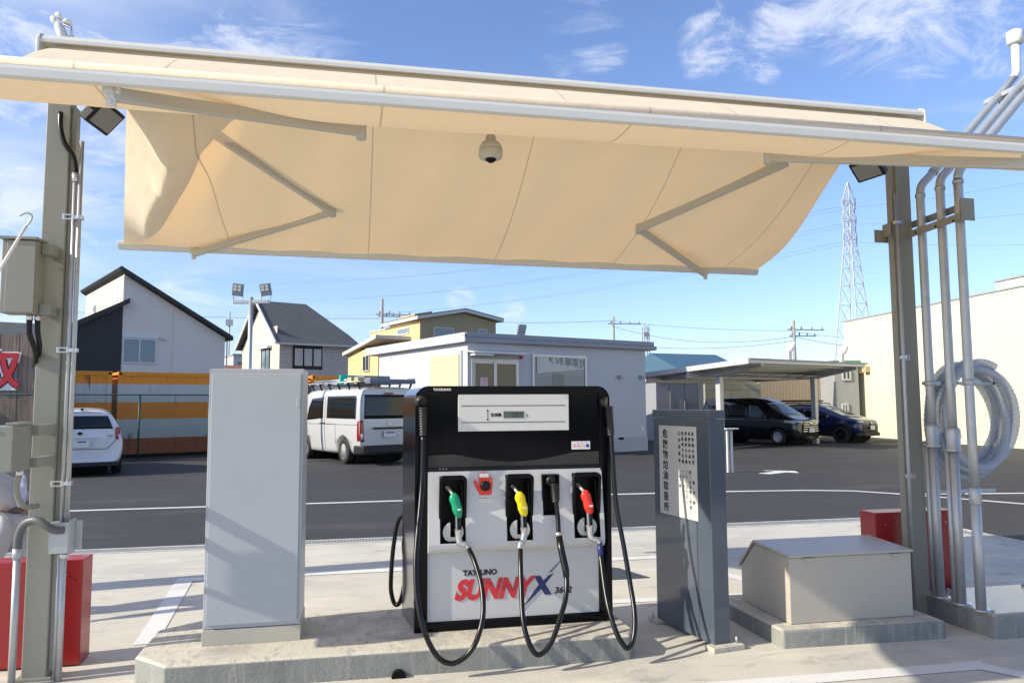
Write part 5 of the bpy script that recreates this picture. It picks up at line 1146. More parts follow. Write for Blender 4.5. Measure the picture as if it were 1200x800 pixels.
# x along the front (towards the right), y towards the back
MB().box(.17, 7.10, .17, 6.65, .09, 3.36).build('walls', 'office_wall', K)
MB().box(.14, 7.13, .14, 6.68, -.05, .46).build('dado', 'office_dado', K, bevel=.01)
MB().prism([(-.01, 3.37), (-.01, 3.60), (.07, 3.66), (7.9, 3.70), (7.9, 3.37)], 'y', 0, .001) if False else None
rf = MB(); rf.box(0, 7.50, 0, 7.55, 3.362, 3.50); rf.build('eave', 'eave_grey', K, bevel=.02)
rf = MB(); rf.box(.06, 7.44, .06, 7.49, 3.502, 3.65); rf.build('roof', 'eave_grey', K, bevel=.02)
MB().box(-.012, -.002, .02, 7.5, 3.37, 3.64).build('side_fascia', 'eave_white', K)
d_ = MB(); d_.box(.27, 1.93, .13, .166, .1, 2.90); dr = d_.build('door', 'frame_alu', K, bevel=.006)
MB().box(.36, 1.02, .118, .128, .2, 2.76).box(1.14, 1.82, .118, .128, .2, 2.76).build('pane', 'pane_dark', dr)
MB().box(.28, .40, .11, .117, 2.1, 2.80).build('notice', 'sign_white', dr); MB().box(.56, .82, .112, .117, 1.7, 2.35).build('poster', 'poster_pink', dr)
MB().box(1.03, 1.13, .105, .128, .15, 2.82).build('meeting_stile', 'frame_alu', dr)
MB().prism([(-.30, 3.02), (.168, 3.10), (.168, 3.14), (-.30, 3.06)], 'x', .12, 1.98).build('canopy', 'eave_white', K); MB().box(.16, .80, -.28, .0, 2.97, 3.01).build('lamp', 'pure_white', K)
MB().lathe([(.05, 0), (.05, .08), (.02, .1)], T=Matrix.Translation((2.02, .17, 2.98)) @ Matrix.Rotation(R(90), 4, 'X'), n=14).build('alarm_light', 'nozzle_red', K)
wf = MB(); wf.ring([(2.42, 1.0), (4.54, 1.0), (4.54, 3.08), (2.42, 3.08)], [(2.49, 1.07), (4.47, 1.07), (4.47, 3.01), (2.49, 3.01)], 'y', .12, .18); wf = wf.build('window', 'frame_alu', K)
MB().box(2.49, 4.47, .155, .165, 1.07, 3.01).build('pane', 'pane_sky', wf)
for xa, xb in ((2.52, 3.18), (3.62, 4.44)):
    q = MB()
    for k in range(22): q.box(xa, xb, .146, .153, 1.1 + k * .062, 1.135 + k * .062)
    q.build('blind', 'blind', wf); MB().box(3.2, 3.6, .146, .152, 1.08, 2.5).build('curtain', 'curtain', wf)
bn = MB(); bn.add([(2.60, .135, 2.50), (4.45, .135, 2.66), (4.45, .135, 3.0), (2.60, .135, 3.0), (2.60, .143, 2.50), (4.45, .143, 2.66), (4.45, .143, 3.0), (2.60, .143, 3.0)], [(0, 1, 2, 3), (4, 7, 6, 5), (0, 4, 5, 1), (2, 6, 7, 3), (0, 3, 7, 4), (1, 5, 6, 2)]); bn = bn.build('banner', 'sign_white', wf)
MB().text('駐車場 IN ↗', 0.30, TF((4.50, .131, 2.705), x=(-1, 0, 0.09), y=(0, 0, 1)), bold=.006, wx=.95, spacing=.95).build('lettering', 'case_grey' if 'case_grey' in MATS else 'ink', bn)
for x in (5.92, 6.88): MB().box(x - .07, x + .07, .08, .168, 2.38, 2.50).build('outlet_hood', 'eave_grey', K, bevel=.02)
MB().box(5.85, 6.05, .125, .1385, .38, .46).build('vent_hole', 'pocket_black', K); MB().box(6.88, 6.95, .15, .168, .66, .80).build('switch', 'pure_white', K)
MB().box(.150, .168, 1.0, 6.5, .1, 3.3).build('side_wall_sheet', 'render_white', K) if False else None
wf = MB(); wf.box(.12, .166, .47, 2.53, .5, 3.15); wf = wf.build('shutter_frame', 'frame_alu', K); MB().box(.098, .118, .58, 2.42, .5, 3.05).build('shutter', 'shutter_cream', wf)
q = MB(); q.box(3.15, 3.25, 2.1, 2.2, 3.65, 3.95); q.build('lamp_post', 'eave_white', K); q = MB(); q.box(-.16, .16, -.05, .05, -.2, .2, Matrix.Translation((3.3, 2.05, 4.02)) @ Matrix.Rotation(R(20), 4, 'X')); q.build('roof_lamp', 'eave_grey', K, bevel=.02)

# ---- carport
CP = thing('carport', 'long pale steel carport with a sloping roof over the black and blue cars', 'carport', at(7.46, 23.8), R(21.7 + 0))
M('carport_steel', (0.55, 0.56, 0.57), 0.4, .2); M('carport_deck', (0.42, 0.43, 0.44), 0.5, .1); M('poly_panel', (0.62, 0.64, 0.66), 0.3)
# x along the front edge, y to the back; roof falls towards the back
def rz_(y): return 2.93 - .062 * y
q = MB(); q.add([(0, 0, rz_(0)), (6.3, 0, rz_(0)), (6.3, 5.6, rz_(5.6)), (0, 5.6, rz_(5.6)), (0, 0, rz_(0) + .03), (6.3, 0, rz_(0) + .03), (6.3, 5.6, rz_(5.6) + .03), (0, 5.6, rz_(5.6) + .03)], [(0, 1, 2, 3), (4, 7, 6, 5), (0, 4, 5, 1), (1, 5, 6, 2), (2, 6, 7, 3), (3, 7, 4, 0)]); q.build('roof_deck', 'carport_deck', CP)
q = MB(); q.bar((0, -.06, rz_(0) - .04), (0, 5.66, rz_(5.66) - .04), .05, .17); q.build('side_fascia', 'carport_steel', CP)
q = MB(); q.bar((6.32, -.06, rz_(0) - .04), (6.32, 5.66, rz_(5.66) - .04), .05, .17); q.build('side_fascia', 'carport_steel', CP)
q = MB(); q.box(.03, 6.29, -.08, -.03, rz_(0) - .10, rz_(0) + .015); q.build('front_fascia', 'carport_steel', CP); MB().box(-.03, 6.5, -.12, -.085, rz_(0) + .0, rz_(0) + .05).build('gutter', 'eave_grey', CP)
q = MB()
for k in range(8): y = .5 + k * .66; q.box(.04, 6.27, y - .025, y + .025, rz_(y) - .12, rz_(y) - .006)
q.build('purlin', 'carport_steel', CP)
for yb, h in ((2.6, .22), (4.6, .2)):
    q = MB(); q.box(.05, 6.27, yb - .05, yb + .05, rz_(yb) - .125 - h, rz_(yb) - .125); q.build('beam', 'carport_steel', CP)
for xs_ in (.85, 6.15):
    q = MB(); y = 1.9; q.box(xs_ - .09, xs_ + .09, y - .10, y + .10, 0, rz_(y) - .30); q.build('column', 'carport_steel', CP, bevel=.01)
    q = MB(); q.prism([(y - .12, rz_(y) - .36), (y + .12, rz_(y) - .36), (4.9, rz_(4.9) - .22), (4.9, rz_(4.9) - .10), (.1, rz_(.1) - .10), (.1, rz_(.1) - .18)], 'x', xs_ - .06, xs_ + .06); q.build('rafter', 'carport_steel', CP)
for k in range(6):
    x = .5 + k * .95; q = MB(); q.add([(x, 1.6 , rz_(1.6) - .30), (x + .85, 1.6, rz_(1.6) - .27), (x + .85, 2.0, rz_(2.0) - .32), (x, 2.0, rz_(2.0) - .35), (x, 1.6, rz_(1.6) - .28), (x + .85, 1.6, rz_(1.6) - .25), (x + .85, 2.0, rz_(2.0) - .30), (x, 2.0, rz_(2.0) - .33)], [(0, 1, 2, 3), (4, 7, 6, 5), (0, 4, 5, 1), (1, 5, 6, 2), (2, 6, 7, 3), (3, 7, 4, 0)]); q.build('light_panel', 'poly_panel', CP)
for k, x in enumerate((2.05, 5.0)):
    FL = thing('flood_lamp', ('white flood lamp on a post over the left half of the carport roof', 'white flood lamp on a post over the right half of the carport roof')[k], 'lamp', group='flood lamps on the carport roof')
    FL.location = Vector(CP.location) + Matrix.Rotation(R(21.7), 3, 'Z') @ Vector((x, -.05, rz_(0))); FL.rotation_euler = (0, 0, R(21.7))
    MB().box(-.09, .09, -.05, .05, -.02, .34).build('post', 'pure_white', FL, bevel=.01); MB().box(-.35, .12, -.04, .04, -.04, .03).build('arm', 'pure_white', FL, bevel=.008)
    T = Matrix.Translation((.09, 0, .47)) @ Matrix.Rotation(R(38), 4, 'Y'); MB().box(-.06, .06, -.14, .14, -.15, .17, T).build('housing', 'pure_white', FL, bevel=.015); MB().box(.062, .075, -.11, .11, -.12, .14, T).build('glass', 'glass_dark', FL)

# ---- cream warehouse on the right
M('warehouse_cream', (0.68, 0.64, 0.47), 0.6, noise=(.7, .03)); M('coping', (0.32, 0.33, 0.36), 0.5)
WH = thing('warehouse', 'large plain cream warehouse with a stepped roofline at the right', 'warehouse', at(15.96, 36), R(-96.1))
MB().prism([(0, -.1), (26, -.1), (26, 5.38), (0, 5.38)], 'y', 0, 14).build('walls', 'warehouse_cream', WH)
q = MB(); q.add([(-.04, -.04, 5.382), (26, -.04, 5.382), (26, 14, 5.382), (-.04, 14, 5.382), (-.04, -.04, 5.44), (26, -.04, 5.44), (26, 14, 5.44), (-.04, 14, 5.44)], [(0, 1, 2, 3), (4, 7, 6, 5), (0, 4, 5, 1), (1, 5, 6, 2), (2, 6, 7, 3), (3, 7, 4, 0)]); q.build('coping', 'coping', WH)
MB().prism([(9.5, 5.1), (26, 5.1), (26, 5.80), (9.5, 5.80)], 'y', .4, 12).build('upper_wall', 'warehouse_cream', WH); MB().prism([(9.45, 5.802), (26, 5.802), (26, 5.86), (9.45, 5.86)], 'y', .35, 12).build('coping', 'coping', WH)
for x, s__ in ((1.35, .2), (1.95, .16)): MB().box(x - s__, x + s__, -.22, -.001, 2.86 + (.2 - s__), 3.18).build('outlet_hood', 'carton_tan', WH, bevel=.01)

# ---- orange and white shipping containers
m, t, b = node_mat('container_paint')
tcn = t.nodes.new('ShaderNodeTexCoord'); sp = t.nodes.new('ShaderNodeSeparateXYZ'); t.links.new(tcn.outputs['Object'], sp.inputs[0])
cr_ = t.nodes.new('ShaderNodeValToRGB'); cr_.color_ramp.interpolation = 'CONSTANT'; dv = t.nodes.new('ShaderNodeMath'); dv.operation = 'DIVIDE'; dv.inputs[1].default_value = 2.8; t.links.new(sp.outputs['Z'], dv.inputs[0]); t.links.new(dv.outputs[0], cr_.inputs[0])
els = [(0, (0.30, 0.085, 0.03)), (.205, (0.46, 0.47, 0.44)), (.415, (0.70, 0.22, 0.012)), (.60, (0.50, 0.51, 0.49)), (.80, (0.82, 0.27, 0.010))]
cr_.color_ramp.elements[0].position = 0; cr_.color_ramp.elements[0].color = (*els[0][1], 1); cr_.color_ramp.elements[1].position = els[1][0]; cr_.color_ramp.elements[1].color = (*els[1][1], 1)
for p, c in els[2:]: e = cr_.color_ramp.elements.new(p); e.color = (*c, 1)
nz = t.nodes.new('ShaderNodeTexNoise'); nz.inputs['Scale'].default_value = 2.5; nz.inputs['Detail'].default_value = 8; mp_n = t.nodes.new('ShaderNodeMapping'); mp_n.inputs['Scale'].default_value = (2, 2, .4); t.links.new(tcn.outputs['Object'], mp_n.inputs[0]); t.links.new(mp_n.outputs[0], nz.inputs['Vector'])
mr = t.nodes.new('ShaderNodeMapRange'); mr.inputs['From Min'].default_value = .62; mr.inputs['From Max'].default_value = .72; t.links.new(nz.outputs['Fac'], mr.inputs['Value'])
mx = t.nodes.new('ShaderNodeMix'); mx.data_type = 'RGBA'; mx.inputs['B'].default_value = (0.16, 0.06, 0.03, 1); t.links.new(mr.outputs[0], mx.inputs['Factor']); t.links.new(cr_.outputs[0], mx.inputs['A']); t.links.new(mx.outputs['Result'], b.inputs['Base Color']); b.inputs['Roughness'].default_value = .55
M('container_orange', (0.80, 0.30, 0.012), 0.5, noise=(5, .25))
def container(loc, rz, L_, label):
    c = thing('shipping_container', label, 'container', loc, rz, group='orange and white containers')
    H = 2.62; q = MB(); n = int(L_ / .28); pts = []
    for k in range(n):
        x = .12 + (L_ - .24) * k / n; d = (L_ - .24) / n; pts += [(x, .0), (x + d * .35, .0), (x + d * .5, .012), (x + d * .85, .012)]
    poly = [(0.12, 1.0)] + [(a, .03 + b_) for a, b_ in pts] + [(L_ - .12, .03), (L_ - .12, 2.3), (.12, 2.3)]
    q.prism(poly, 'z', .15, H - .1); q.build('walls', 'container_paint', c)
    for x in (0, L_ - .13):
        for y in (0, 2.3): MB().box(x, x + .13, y, y + .13, 0.1, H).build('corner_post', 'container_paint', c, bevel=.006)
    q = MB(); q.box(.13, L_ - .13, .005, .10, H - .13, H - .005); q.box(.0, L_, .06, 2.4, H - .10, H - .02); q.build('rail', 'container_orange', c, bevel=.006)
    q = MB()
    for x in (.03, L_ - .10): q.box(x, x + .07, -.006, .0, H - .10, H - .03)
    q.build('corner_slot', 'pocket_black', c)
    MB().box(.13, L_ - .13, .005, .10, .10, .2).build('rail', 'container_paint', c, bevel=.006)
    return c
cl0 = Vector(at(-12.35, 22.6)); cdir = Vector((math.cos(R(27)), math.sin(R(27)), 0))
container(cl0 - cdir * 5.77, R(27), 6.06, 'orange and white striped container partly hidden by the wood clad board')
container(cl0 + cdir * .45, R(27), 6.06, 'orange and white striped container behind the green wire fence')
container(cl0 + cdir * 6.7, R(27), 6.06, 'orange and white striped container behind the silver van')

# ---- green wire mesh fence in front of the containers
M('fence_green', (0.02, 0.09, 0.05), 0.45)
FN = thing('mesh_fence', 'green chain link fence in front of the striped containers', 'fence', tuple(cl0 - cdir * 5.15 + Vector((math.sin(R(27)), -math.cos(R(27)), 0)) * 1.0), R(27))
LF, HF = 16.0, 1.90
for k in range(9): MB().tube([(k * LF / 8 , 0, 0), (k * LF / 8, 0, HF + .02)], .028, 10).build('post', 'fence_green', FN)
MB().tube([(0, 0, HF), (LF, 0, HF)], .02, 8).build('rail', 'fence_green', FN)
q = MB(); k = -HF
while k < LF:
    for sg in (1, -1):
        a0, b0 = (k, 0.0), (k + HF - .1, HF - .1)
        if sg < 0: a0, b0 = (k, HF - .1), (k + HF - .1, 0.0)
        xa, za = a0; xb, zb = b0
        if xa < 0: f = (0 - xa) / (xb - xa); xa, za = 0, za + (zb - za) * f
        if xb > LF: f = (LF - a0[0]) / (b0[0] - a0[0]); xb, zb = LF, a0[1] + (b0[1] - a0[1]) * f
        if xb > xa: q.tube([(xa, .002 * sg, za + .05), (xb, .002 * sg, zb + .05)], .0022, 3, caps=False)
    k += .085
q.build('wire_mesh', 'fence_green', FN)

# ---- wood clad board with red lettering
m, t, b = node_mat('wood_cladding')
tcn = t.nodes.new('ShaderNodeTexCoord'); mpn = t.nodes.new('ShaderNodeMapping'); mpn.inputs['Scale'].default_value = (9, 9, .55); t.links.new(tcn.outputs['Object'], mpn.inputs[0])
nz = t.nodes.new('ShaderNodeTexNoise'); nz.inputs['Scale'].default_value = 1.6; nz.inputs['Detail'].default_value = 8; nz.inputs['Distortion'].default_value = 1.2; t.links.new(mpn.outputs[0], nz.inputs['Vector'])
mx = t.nodes.new('ShaderNodeMix'); mx.data_type = 'RGBA'; mx.inputs['A'].default_value = (0.115, 0.078, 0.062, 1); mx.inputs['B'].default_value = (0.30, 0.225, 0.18, 1); mr = t.nodes.new('ShaderNodeMapRange'); mr.inputs['From Min'].default_value = .3; mr.inputs['From Max'].default_value = .7
t.links.new(nz.outputs['Fac'], mr.inputs['Value']); t.links.new(mr.outputs[0], mx.inputs['Factor']); t.links.new(mx.outputs['Result'], b.inputs['Base Color']); b.inputs['Roughness'].default_value = .6
BD = thing('clad_billboard', 'wood clad board with big red white edged lettering behind the left post', 'billboard', (-8.15, 22.9, 0), R(0))
q = MB(); q.box(-5.5, 0, 0, .16, .95, 3.55); q.build('board', 'wood_cladding', BD)
q = MB()
for k in range(12): q.box(-5.5 + k * .46, -5.49 + k * .46, -.003, .0, .95, 3.55)
q.build('board_joint', 'under_black', BD)
MB().box(.002, .05, -.02, .18, .95, 3.58).build('edge_trim', 'under_black', BD)
q = MB()
for x in (-5.0, -2.6, -.4): q.box(x - .05, x + .05, .17, .27, 0, 3.3)
q.build('leg', 'galvanised', BD)
M('letter_red', (0.50, 0.02, 0.035), 0.45)
for x, ch in ((-3.25, '買'), (-1.93, '取')):
    MB().text(ch, 1.12, TF((x, -.03, 2.19)), bold=.062, extrude=.01).build('lettering', 'pure_white', BD)
    MB().text(ch, 1.12, TF((x, -.055, 2.19)), bold=.028, extrude=.012).build('lettering', 'letter_red', BD)
BL = thing('flood_lamp', 'flood lamp in a white wire frame on top of the wood clad board', 'lamp', (-10.0, 22.95, 3.55))
q = MB(); q.tube([(-.25, 0, 0), (-.25, 0, .5), (.25, 0, .5)], .018, 6); q.tube([(-.25, 0, .04), (.25, 0, .04), (.25, 0, .2)], .018, 6); q.build('frame', 'pure_white', BL)
MB().box(-.20, .24, -.08, .02, .12, .44, ).build('housing', 'case_grey', BL, bevel=.01); q = MB(); q.box(-.15, 0.0, -.09, -.082, .27, .40); q.box(.04, .19, -.09, -.082, .27, .40); q.build('lens', 'display_white', BL)

# ---- twin floodlight mast
LM = thing('light_mast', 'grey mast with two flood lamps on its crossbar, behind the grey cabinet', 'light mast', (-2.873, 21.849, 0), R(-11.8))
MB().tube([(0, 0, 0), (0, 0, 4.58)], .062, 16).build('mast', 'galvanised', LM); MB().box(-.50, .50, -.05, .05, 4.40, 4.50).build('crossbar', 'galvanised', LM, bevel=.01)
for x, rr_ in ((-.36, 8), (.42, -8)):
    T = Matrix.Translation((x, 0, 4.78)) @ Matrix.Rotation(R(12), 4, 'X') @ Matrix.Rotation(R(rr_), 4, 'Y')
    h = MB().box(-.14, .14, -.10, .03, -.16, .18, T).build('flood_lamp', 'case_grey', LM, bevel=.01)
    q = MB()
    for a in (-.06, .06):
        for c in (.02, .11): q.box(a - .045, a + .045, -.108, -.101, c - .038, c + .038, T)
    q.build('lens', 'curtain', h); MB().tube([(x - .13, 0, 4.5), (x - .13, 0, 4.75)], .012, 6).tube([(x + .13, 0, 4.38), (x + .13, 0, 4.75)], .010, 6).build('bracket', 'galvanised', h)

# ---- houses
M('roof_charcoal', (0.030, 0.030, 0.034), 0.6); M('house_cream', (0.62, 0.58, 0.46), 0.7, noise=(1, .04)); M('house_pale', (0.70, 0.66, 0.60), 0.7, noise=(.8, .05)); M('house_black', (0.022, 0.023, 0.028), 0.6)
def windo(parent, x0, x1, z0, z1, y, split=2, fr='frame_alu', gl='pane_sky', side='front', bars=True):
    def bx_(q, a0, a1, d0, d1, c0, c1):
        if side == 'front': q.box(a0, a1, y + d0, y + d1, c0, c1)
        else: q.box(y + d0, y + d1, a0, a1, c0, c1)
    q = MB(); w = .06
    bx_(q, x0, x1, -.05, .02, z0, z0 + w); bx_(q, x0, x1, -.05, .02, z1 - w, z1); bx_(q, x0, x0 + w, -.05, .02, z0 + w, z1 - w); bx_(q, x1 - w, x1, -.05, .02, z0 + w, z1 - w)
    for k in range(1, split): xm = x0 + (x1 - x0) * k / split; bx_(q, xm - w / 2, xm + w / 2, -.045, .02, z0 + w, z1 - w)
    f = q.build('window', fr, parent); q = MB(); bx_(q, x0 + w, x1 - w, -.02, -.004, z0 + w, z1 - w); q.build('pane', gl, f); return f
H1 = thing('house', 'cream and charcoal house with a steep single pitch dark roof at the left', 'house', (-11.611, 41.246, 0), R(27.9))
MB().prism([(0, 0), (5.15, 0), (5.15, 5.25), (0, 8.25)], 'y', 0, 9.6).build('walls', 'house_pale', H1)
MB().box(-.02, -.003, .02, 9.5, 3.0, 8.2).build('tall_wall_face', 'house_cream', H1)
q = MB(); q.prism([(-.22, 8.40), (5.50, 5.10), (5.50, 5.34), (-.22, 8.64), (-.32, 8.55)], 'y', -.35, 9.9); q.build('roof', 'roof_charcoal', H1, bevel=.04)
q = MB(); q.prism([(0, 0), (3.0, 0), (3.0, 5.9), (0, 6.9)], 'y', 0, 0.001) if False else None
q = MB(); q.box(-2.6, -.03, -.02, 9.0, 0, 5.2); q.add([(-2.6, -.02, 5.2), (-.03, -.02, 5.2), (-.03, -.02, 6.70), (-2.6, 9, 5.2), (-.03, 9, 5.2), (-.03, 9, 6.70)], [(0, 1, 2), (3, 5, 4), (0, 2, 5, 3), (1, 4, 5, 2)]); q.build('side_wing', 'house_black', H1)
q = MB(); q.add([(-2.9, -.4, 5.0), (.22, -.4, 6.76), (.22, 9.3, 6.76), (-2.9, 9.3, 5.0), (-2.9, -.4, 5.26), (.22, -.4, 7.02), (.22, 9.3, 7.02), (-2.9, 9.3, 5.26)], [(0, 1, 2, 3), (4, 7, 6, 5), (0, 4, 5, 1), (1, 5, 6, 2), (2, 6, 7, 3), (3, 7, 4, 0)]); q.build('wing_roof', 'roof_charcoal', H1)
windo(H1, .02, 1.62, 3.72, 5.0, -.02, 2); MB().box(-.02, 1.68, -.10, -.002, 5.02, 5.20).build('shutter_box', 'frame_alu', H1)
windo(H1, 6.5, 7.0, 6.9, 7.35, -.03, 1, side='side')
q = MB(); q.box(2.40, 2.43, -.012, -.002, .5, 7.0); q.build('wall_joint', 'house_cream', H1)
MB().lathe([(.09, 0), (.09, .08), (.05, .1)], T=Matrix.Translation((1.95, 0, 5.02)) @ Matrix.Rotation(R(90), 4, 'X'), n=14).build('vent_cap', 'frame_alu', H1)
MB().tube([(5.25, -.05, 0), (5.25, -.05, 5.1)], .04, 8).build('downpipe', 'frame_alu', H1)

brick_like('siding_grey', (0.54, 0.51, 0.46), (0.51, 0.48, 0.435), 1.6, .22, (0.30, 0.29, 0.29), msz=.012)
brick_like('shingle_grey', (0.135, 0.135, 0.13), (0.11, 0.11, 0.108), .35, .16, (0.05, 0.05, 0.052), msz=.015)
H2 = thing('house', 'pale house with a broad grey shingle roof and three windows in a dark panel', 'house', (-5.453, 57.327, 0), R(25))
LX, WY, E1, AP = 5.9, 8.8, 6.1, 9.7
q = MB(); q.add([(0, 0, 0), (LX, 0, 0), (LX, WY, 0), (0, WY, 0), (0, 0, E1), (LX, 0, E1), (LX, WY, E1), (0, WY, E1), (0, WY / 2, AP - .2)], [(0, 1, 5, 4), (1, 2, 6, 5), (2, 3, 7, 6), (0, 4, 8, 7, 3), (4, 5, 6, 7), (4, 7, 8)]); q.build('walls', 'siding_grey', H2)
q = MB(); q.add([(-.012, .02, 0), (-.012, WY - .02, 0), (-.012, WY - .02, E1), (-.012, WY / 2, AP - .25), (-.012, .02, E1), (-.002, .02, 0), (-.002, WY - .02, 0), (-.002, WY - .02, E1), (-.002, WY / 2, AP - .25), (-.002, .02, E1)], [(0, 1, 2, 3, 4), (5, 9, 8, 7, 6), (0, 5, 6, 1), (1, 6, 7, 2), (2, 7, 8, 3), (3, 8, 9, 4), (4, 9, 5, 0)]); q.build('gable_face', 'house_cream', H2)
q = MB(); e = .45; q.add([(-e, -e, E1 - .05), (LX + e, -e, E1 - .05), (LX + e, WY + e, E1 - .05), (-e, WY + e, E1 - .05), (-e, WY / 2, AP), (LX * .62, WY / 2, AP), (LX + e, WY * .22, E1 + 1.0), (LX + e, WY * .78, E1 + 1.0)], [(0, 1, 6, 5, 4), (3, 4, 5, 7, 2), (1, 2, 7, 6), (5, 6, 7)]); q.build('roof', 'shingle_grey', H2)
q = MB(); q.bar((-e - .03, -e, E1 - .04), (-e - .03, WY / 2, AP + .02), .08, .22); q.bar((-e - .03, WY + e, E1 - .04), (-e - .03, WY / 2, AP + .02), .08, .22); q.box(-e, LX + e, -e - .12, -e - .002, E1 - .16, E1 - .02); q.build('bargeboard', 'render_white', H2)
wp = MB().box(.98, 3.28, -.06, -.002, 4.2, 6.0).build('dark_panel', 'house_black', H2)
for x in (1.12, 1.85, 2.58): windo(H2, x, x + .58, 4.45, 5.72, -.075, 1, gl='curtain')
windo(H2, 2.0, 3.9, 3.9, 5.8, -.03, 2, fr='house_black', gl='pane_sky', side='side'); MB().box(-.35, -.013, 1.7, 4.2, 5.82, 6.0).build('window_hood', 'house_pale', H2)
q = MB(); q.box(-.028, -.0135, .55, 2.9, 6.2, 7.4); q.build('gable_panel', 'house_pale', H2)
MB().box(3.75, 3.9, -.08, -.002, 5.25, 5.42).build('vent_cap', 'frame_alu', H2)

M('house_yellow', (0.68, 0.50, 0.25), 0.7, noise=(1, .04)); M('house_yellow_shaded', (0.33, 0.275, 0.16), 0.7)
H3 = thing('house', 'yellow house with white roof edges rising behind the white office', 'house', (3.798, 45.178, 0), R(21.2))
q = MB(); q.prism([(0, 0), (5.35, 0), (5.35, 6.75), (2.95, 7.2), (0, 6.7)], 'y', 0, 4.5); q.build('walls', 'house_yellow_shaded', H3)  # darker yellow paints in the shade on walls turned from the sun
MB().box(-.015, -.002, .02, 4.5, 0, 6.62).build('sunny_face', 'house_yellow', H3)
MB().box(-.005, 3, 4.52, 7.7, 0, 6.45).build('side_wing', 'house_yellow', H3); MB().box(-.06, 3.1, 4.525, 7.8, 6.45, 6.53).build('wing_coping', 'house_cream', H3)
q = MB(); q.prism([(-.35, 6.62), (2.95, 7.25), (5.75, 6.78), (5.75, 6.95), (2.95, 7.44), (-.35, 6.82)], 'y', -.35, 5.2); q.build('roof', 'render_white', H3); q = MB(); q.prism([(-.36, 6.825), (2.95, 7.445), (5.76, 6.955), (5.76, 6.99), (2.95, 7.48), (-.36, 6.86)], 'y', -.37, 5.22); q.build('roof_sheet', 'roof_charcoal', H3)
MB().prism([(.2, 6.97), (1.4, 7.2), (1.4, 7.36), (.2, 7.12)], 'y', 1.2, 3.6).build('skylight', 'carton_tan', H3)
windo(H3, .89, 2.28, 5.3, 6.22, -.02, 1, fr='render_white'); windo(H3, 4.0, 4.68, 5.6, 6.26, -.02, 1, fr='render_white'); windo(H3, 1.5, 3.15, 5.9, 6.3, -.03, 1, side='side', fr='render_white')
H4 = thing('house', 'small yellow wing with a lean-to roof between the grey roofed house and the office', 'house', at(-8.9, 46.5), R(21.2))
q = MB(); q.prism([(0, 0), (4.0, 0), (4.0, 5.0), (0, 5.0)], 'y', -1.5, 3.5); q.build('walls', 'house_yellow', H4); q = MB(); q.add([(-.3, -1.8, 5.5), (-.3, 3.8, 4.75), (4.3, 3.8, 4.75), (4.3, -1.8, 5.5), (-.3, -1.8, 5.72), (-.3, 3.8, 4.97), (4.3, 3.8, 4.97), (4.3, -1.8, 5.72)], [(0, 1, 2, 3), (4, 7, 6, 5), (0, 4, 5, 1), (1, 5, 6, 2), (2, 6, 7, 3), (3, 7, 4, 0)]); q.build('roof', 'render_white', H4)
windo(H4, -.2, .8, 3.6, 4.6, -.03, 2, fr='render_white', gl='pane_dark', side='side')

def simple_house(name, label, lat, dep, rz, w, d, h, rise, wall, roof, cat='house', gable='x', wins=()):
    t_ = thing(name, label, cat, at(lat, dep), rz)
    MB().box(0, w, 0, d, 0, h).build('walls', wall, t_)
    q = MB(); e = .4
    if gable == 'hip': q.add([(-e, -e, h), (w + e, -e, h), (w + e, d + e, h), (-e, d + e, h), (w * .3, d / 2, h + rise), (w * .7, d / 2, h + rise)], [(0, 1, 5, 4), (1, 2, 5), (2, 3, 4, 5), (3, 0, 4), (3, 2, 1, 0)])
    elif gable == 'x': q.add([(-e, -e, h), (w + e, -e, h), (w + e, d + e, h), (-e, d + e, h), (-e, d / 2, h + rise), (w + e, d / 2, h + rise)], [(0, 1, 5, 4), (1, 2, 5), (2, 3, 4, 5), (3, 0, 4), (3, 2, 1, 0)])
    else: q.box(-.1, w + .1, -.1, d + .1, h, h + rise)
    q.build('roof', roof, t_)
    for (a, b_, c, e_) in wins: windo(t_, a, b_, c, e_, -.02, 2, gl='pane_dark')
    return t_
M('roof_rust', (0.28, 0.13, 0.09), 0.7, noise=(4, .2)); M('roof_blue', (0.07, 0.15, 0.22), 0.5, noise=(6, .2)); M('roof_green', (0.12, 0.28, 0.22), 0.6); M('stucco_tan', (0.40, 0.33, 0.24), 0.8); M('block_grey', (0.34, 0.34, 0.32), 0.8, noise=(3, .15)); M('apartment', (0.55, 0.54, 0.50), 0.7)
simple_house('house', 'low house with a rust brown roof just right of the white office', 9.8, 60, R(-14), 6.0, 8, 3.3, 1.6, 'stucco_tan', 'roof_rust', gable='hip')
simple_house('house', 'house with a blue tiled roof rising above the carport', 11.9, 52, R(12), 5.2, 7, 3.7, 1.5, 'stucco_tan', 'roof_blue', gable='x')
simple_house('house', 'grey building with small windows and a green roof edge beside the warehouse', 14.72, 34.3, R(-12), 1.08, 3, 3.30, .16, 'block_grey', 'roof_green', gable='flat', wins=((.32, .72, 2.55, 3.05), (.25, .55, .9, 1.5)))
simple_house('house', 'tan house wall glimpsed between the carport and the grey building', 14.25, 36.5, R(-12), .55, 3, 2.95, .1, 'stucco_tan', 'house_cream', gable='flat')
simple_house('house', 'grey roofed house low behind the wood clad board', -36, 50, R(24), 13.6, 9, 5.1, 2.6, 'siding_grey', 'shingle_grey', gable='x')
simple_house('apartment_block', 'distant pale apartment block between the cream house and the mast', -34.2, 92, R(20), 4.3, 8, 7.6, .2, 'apartment', 'coping', cat='building', gable='flat', wins=((.5, 1.1, 5.9, 6.9), (2.2, 3.2, 5.6, 6.9)))
simple_house('house', 'distant brown roofed house left of the light mast', -28.3, 76, R(18), 3.8, 6, 4.7, 1.0, 'apartment', 'roof_rust', gable='x', wins=((.4, 1.4, 3.3, 4.4),))
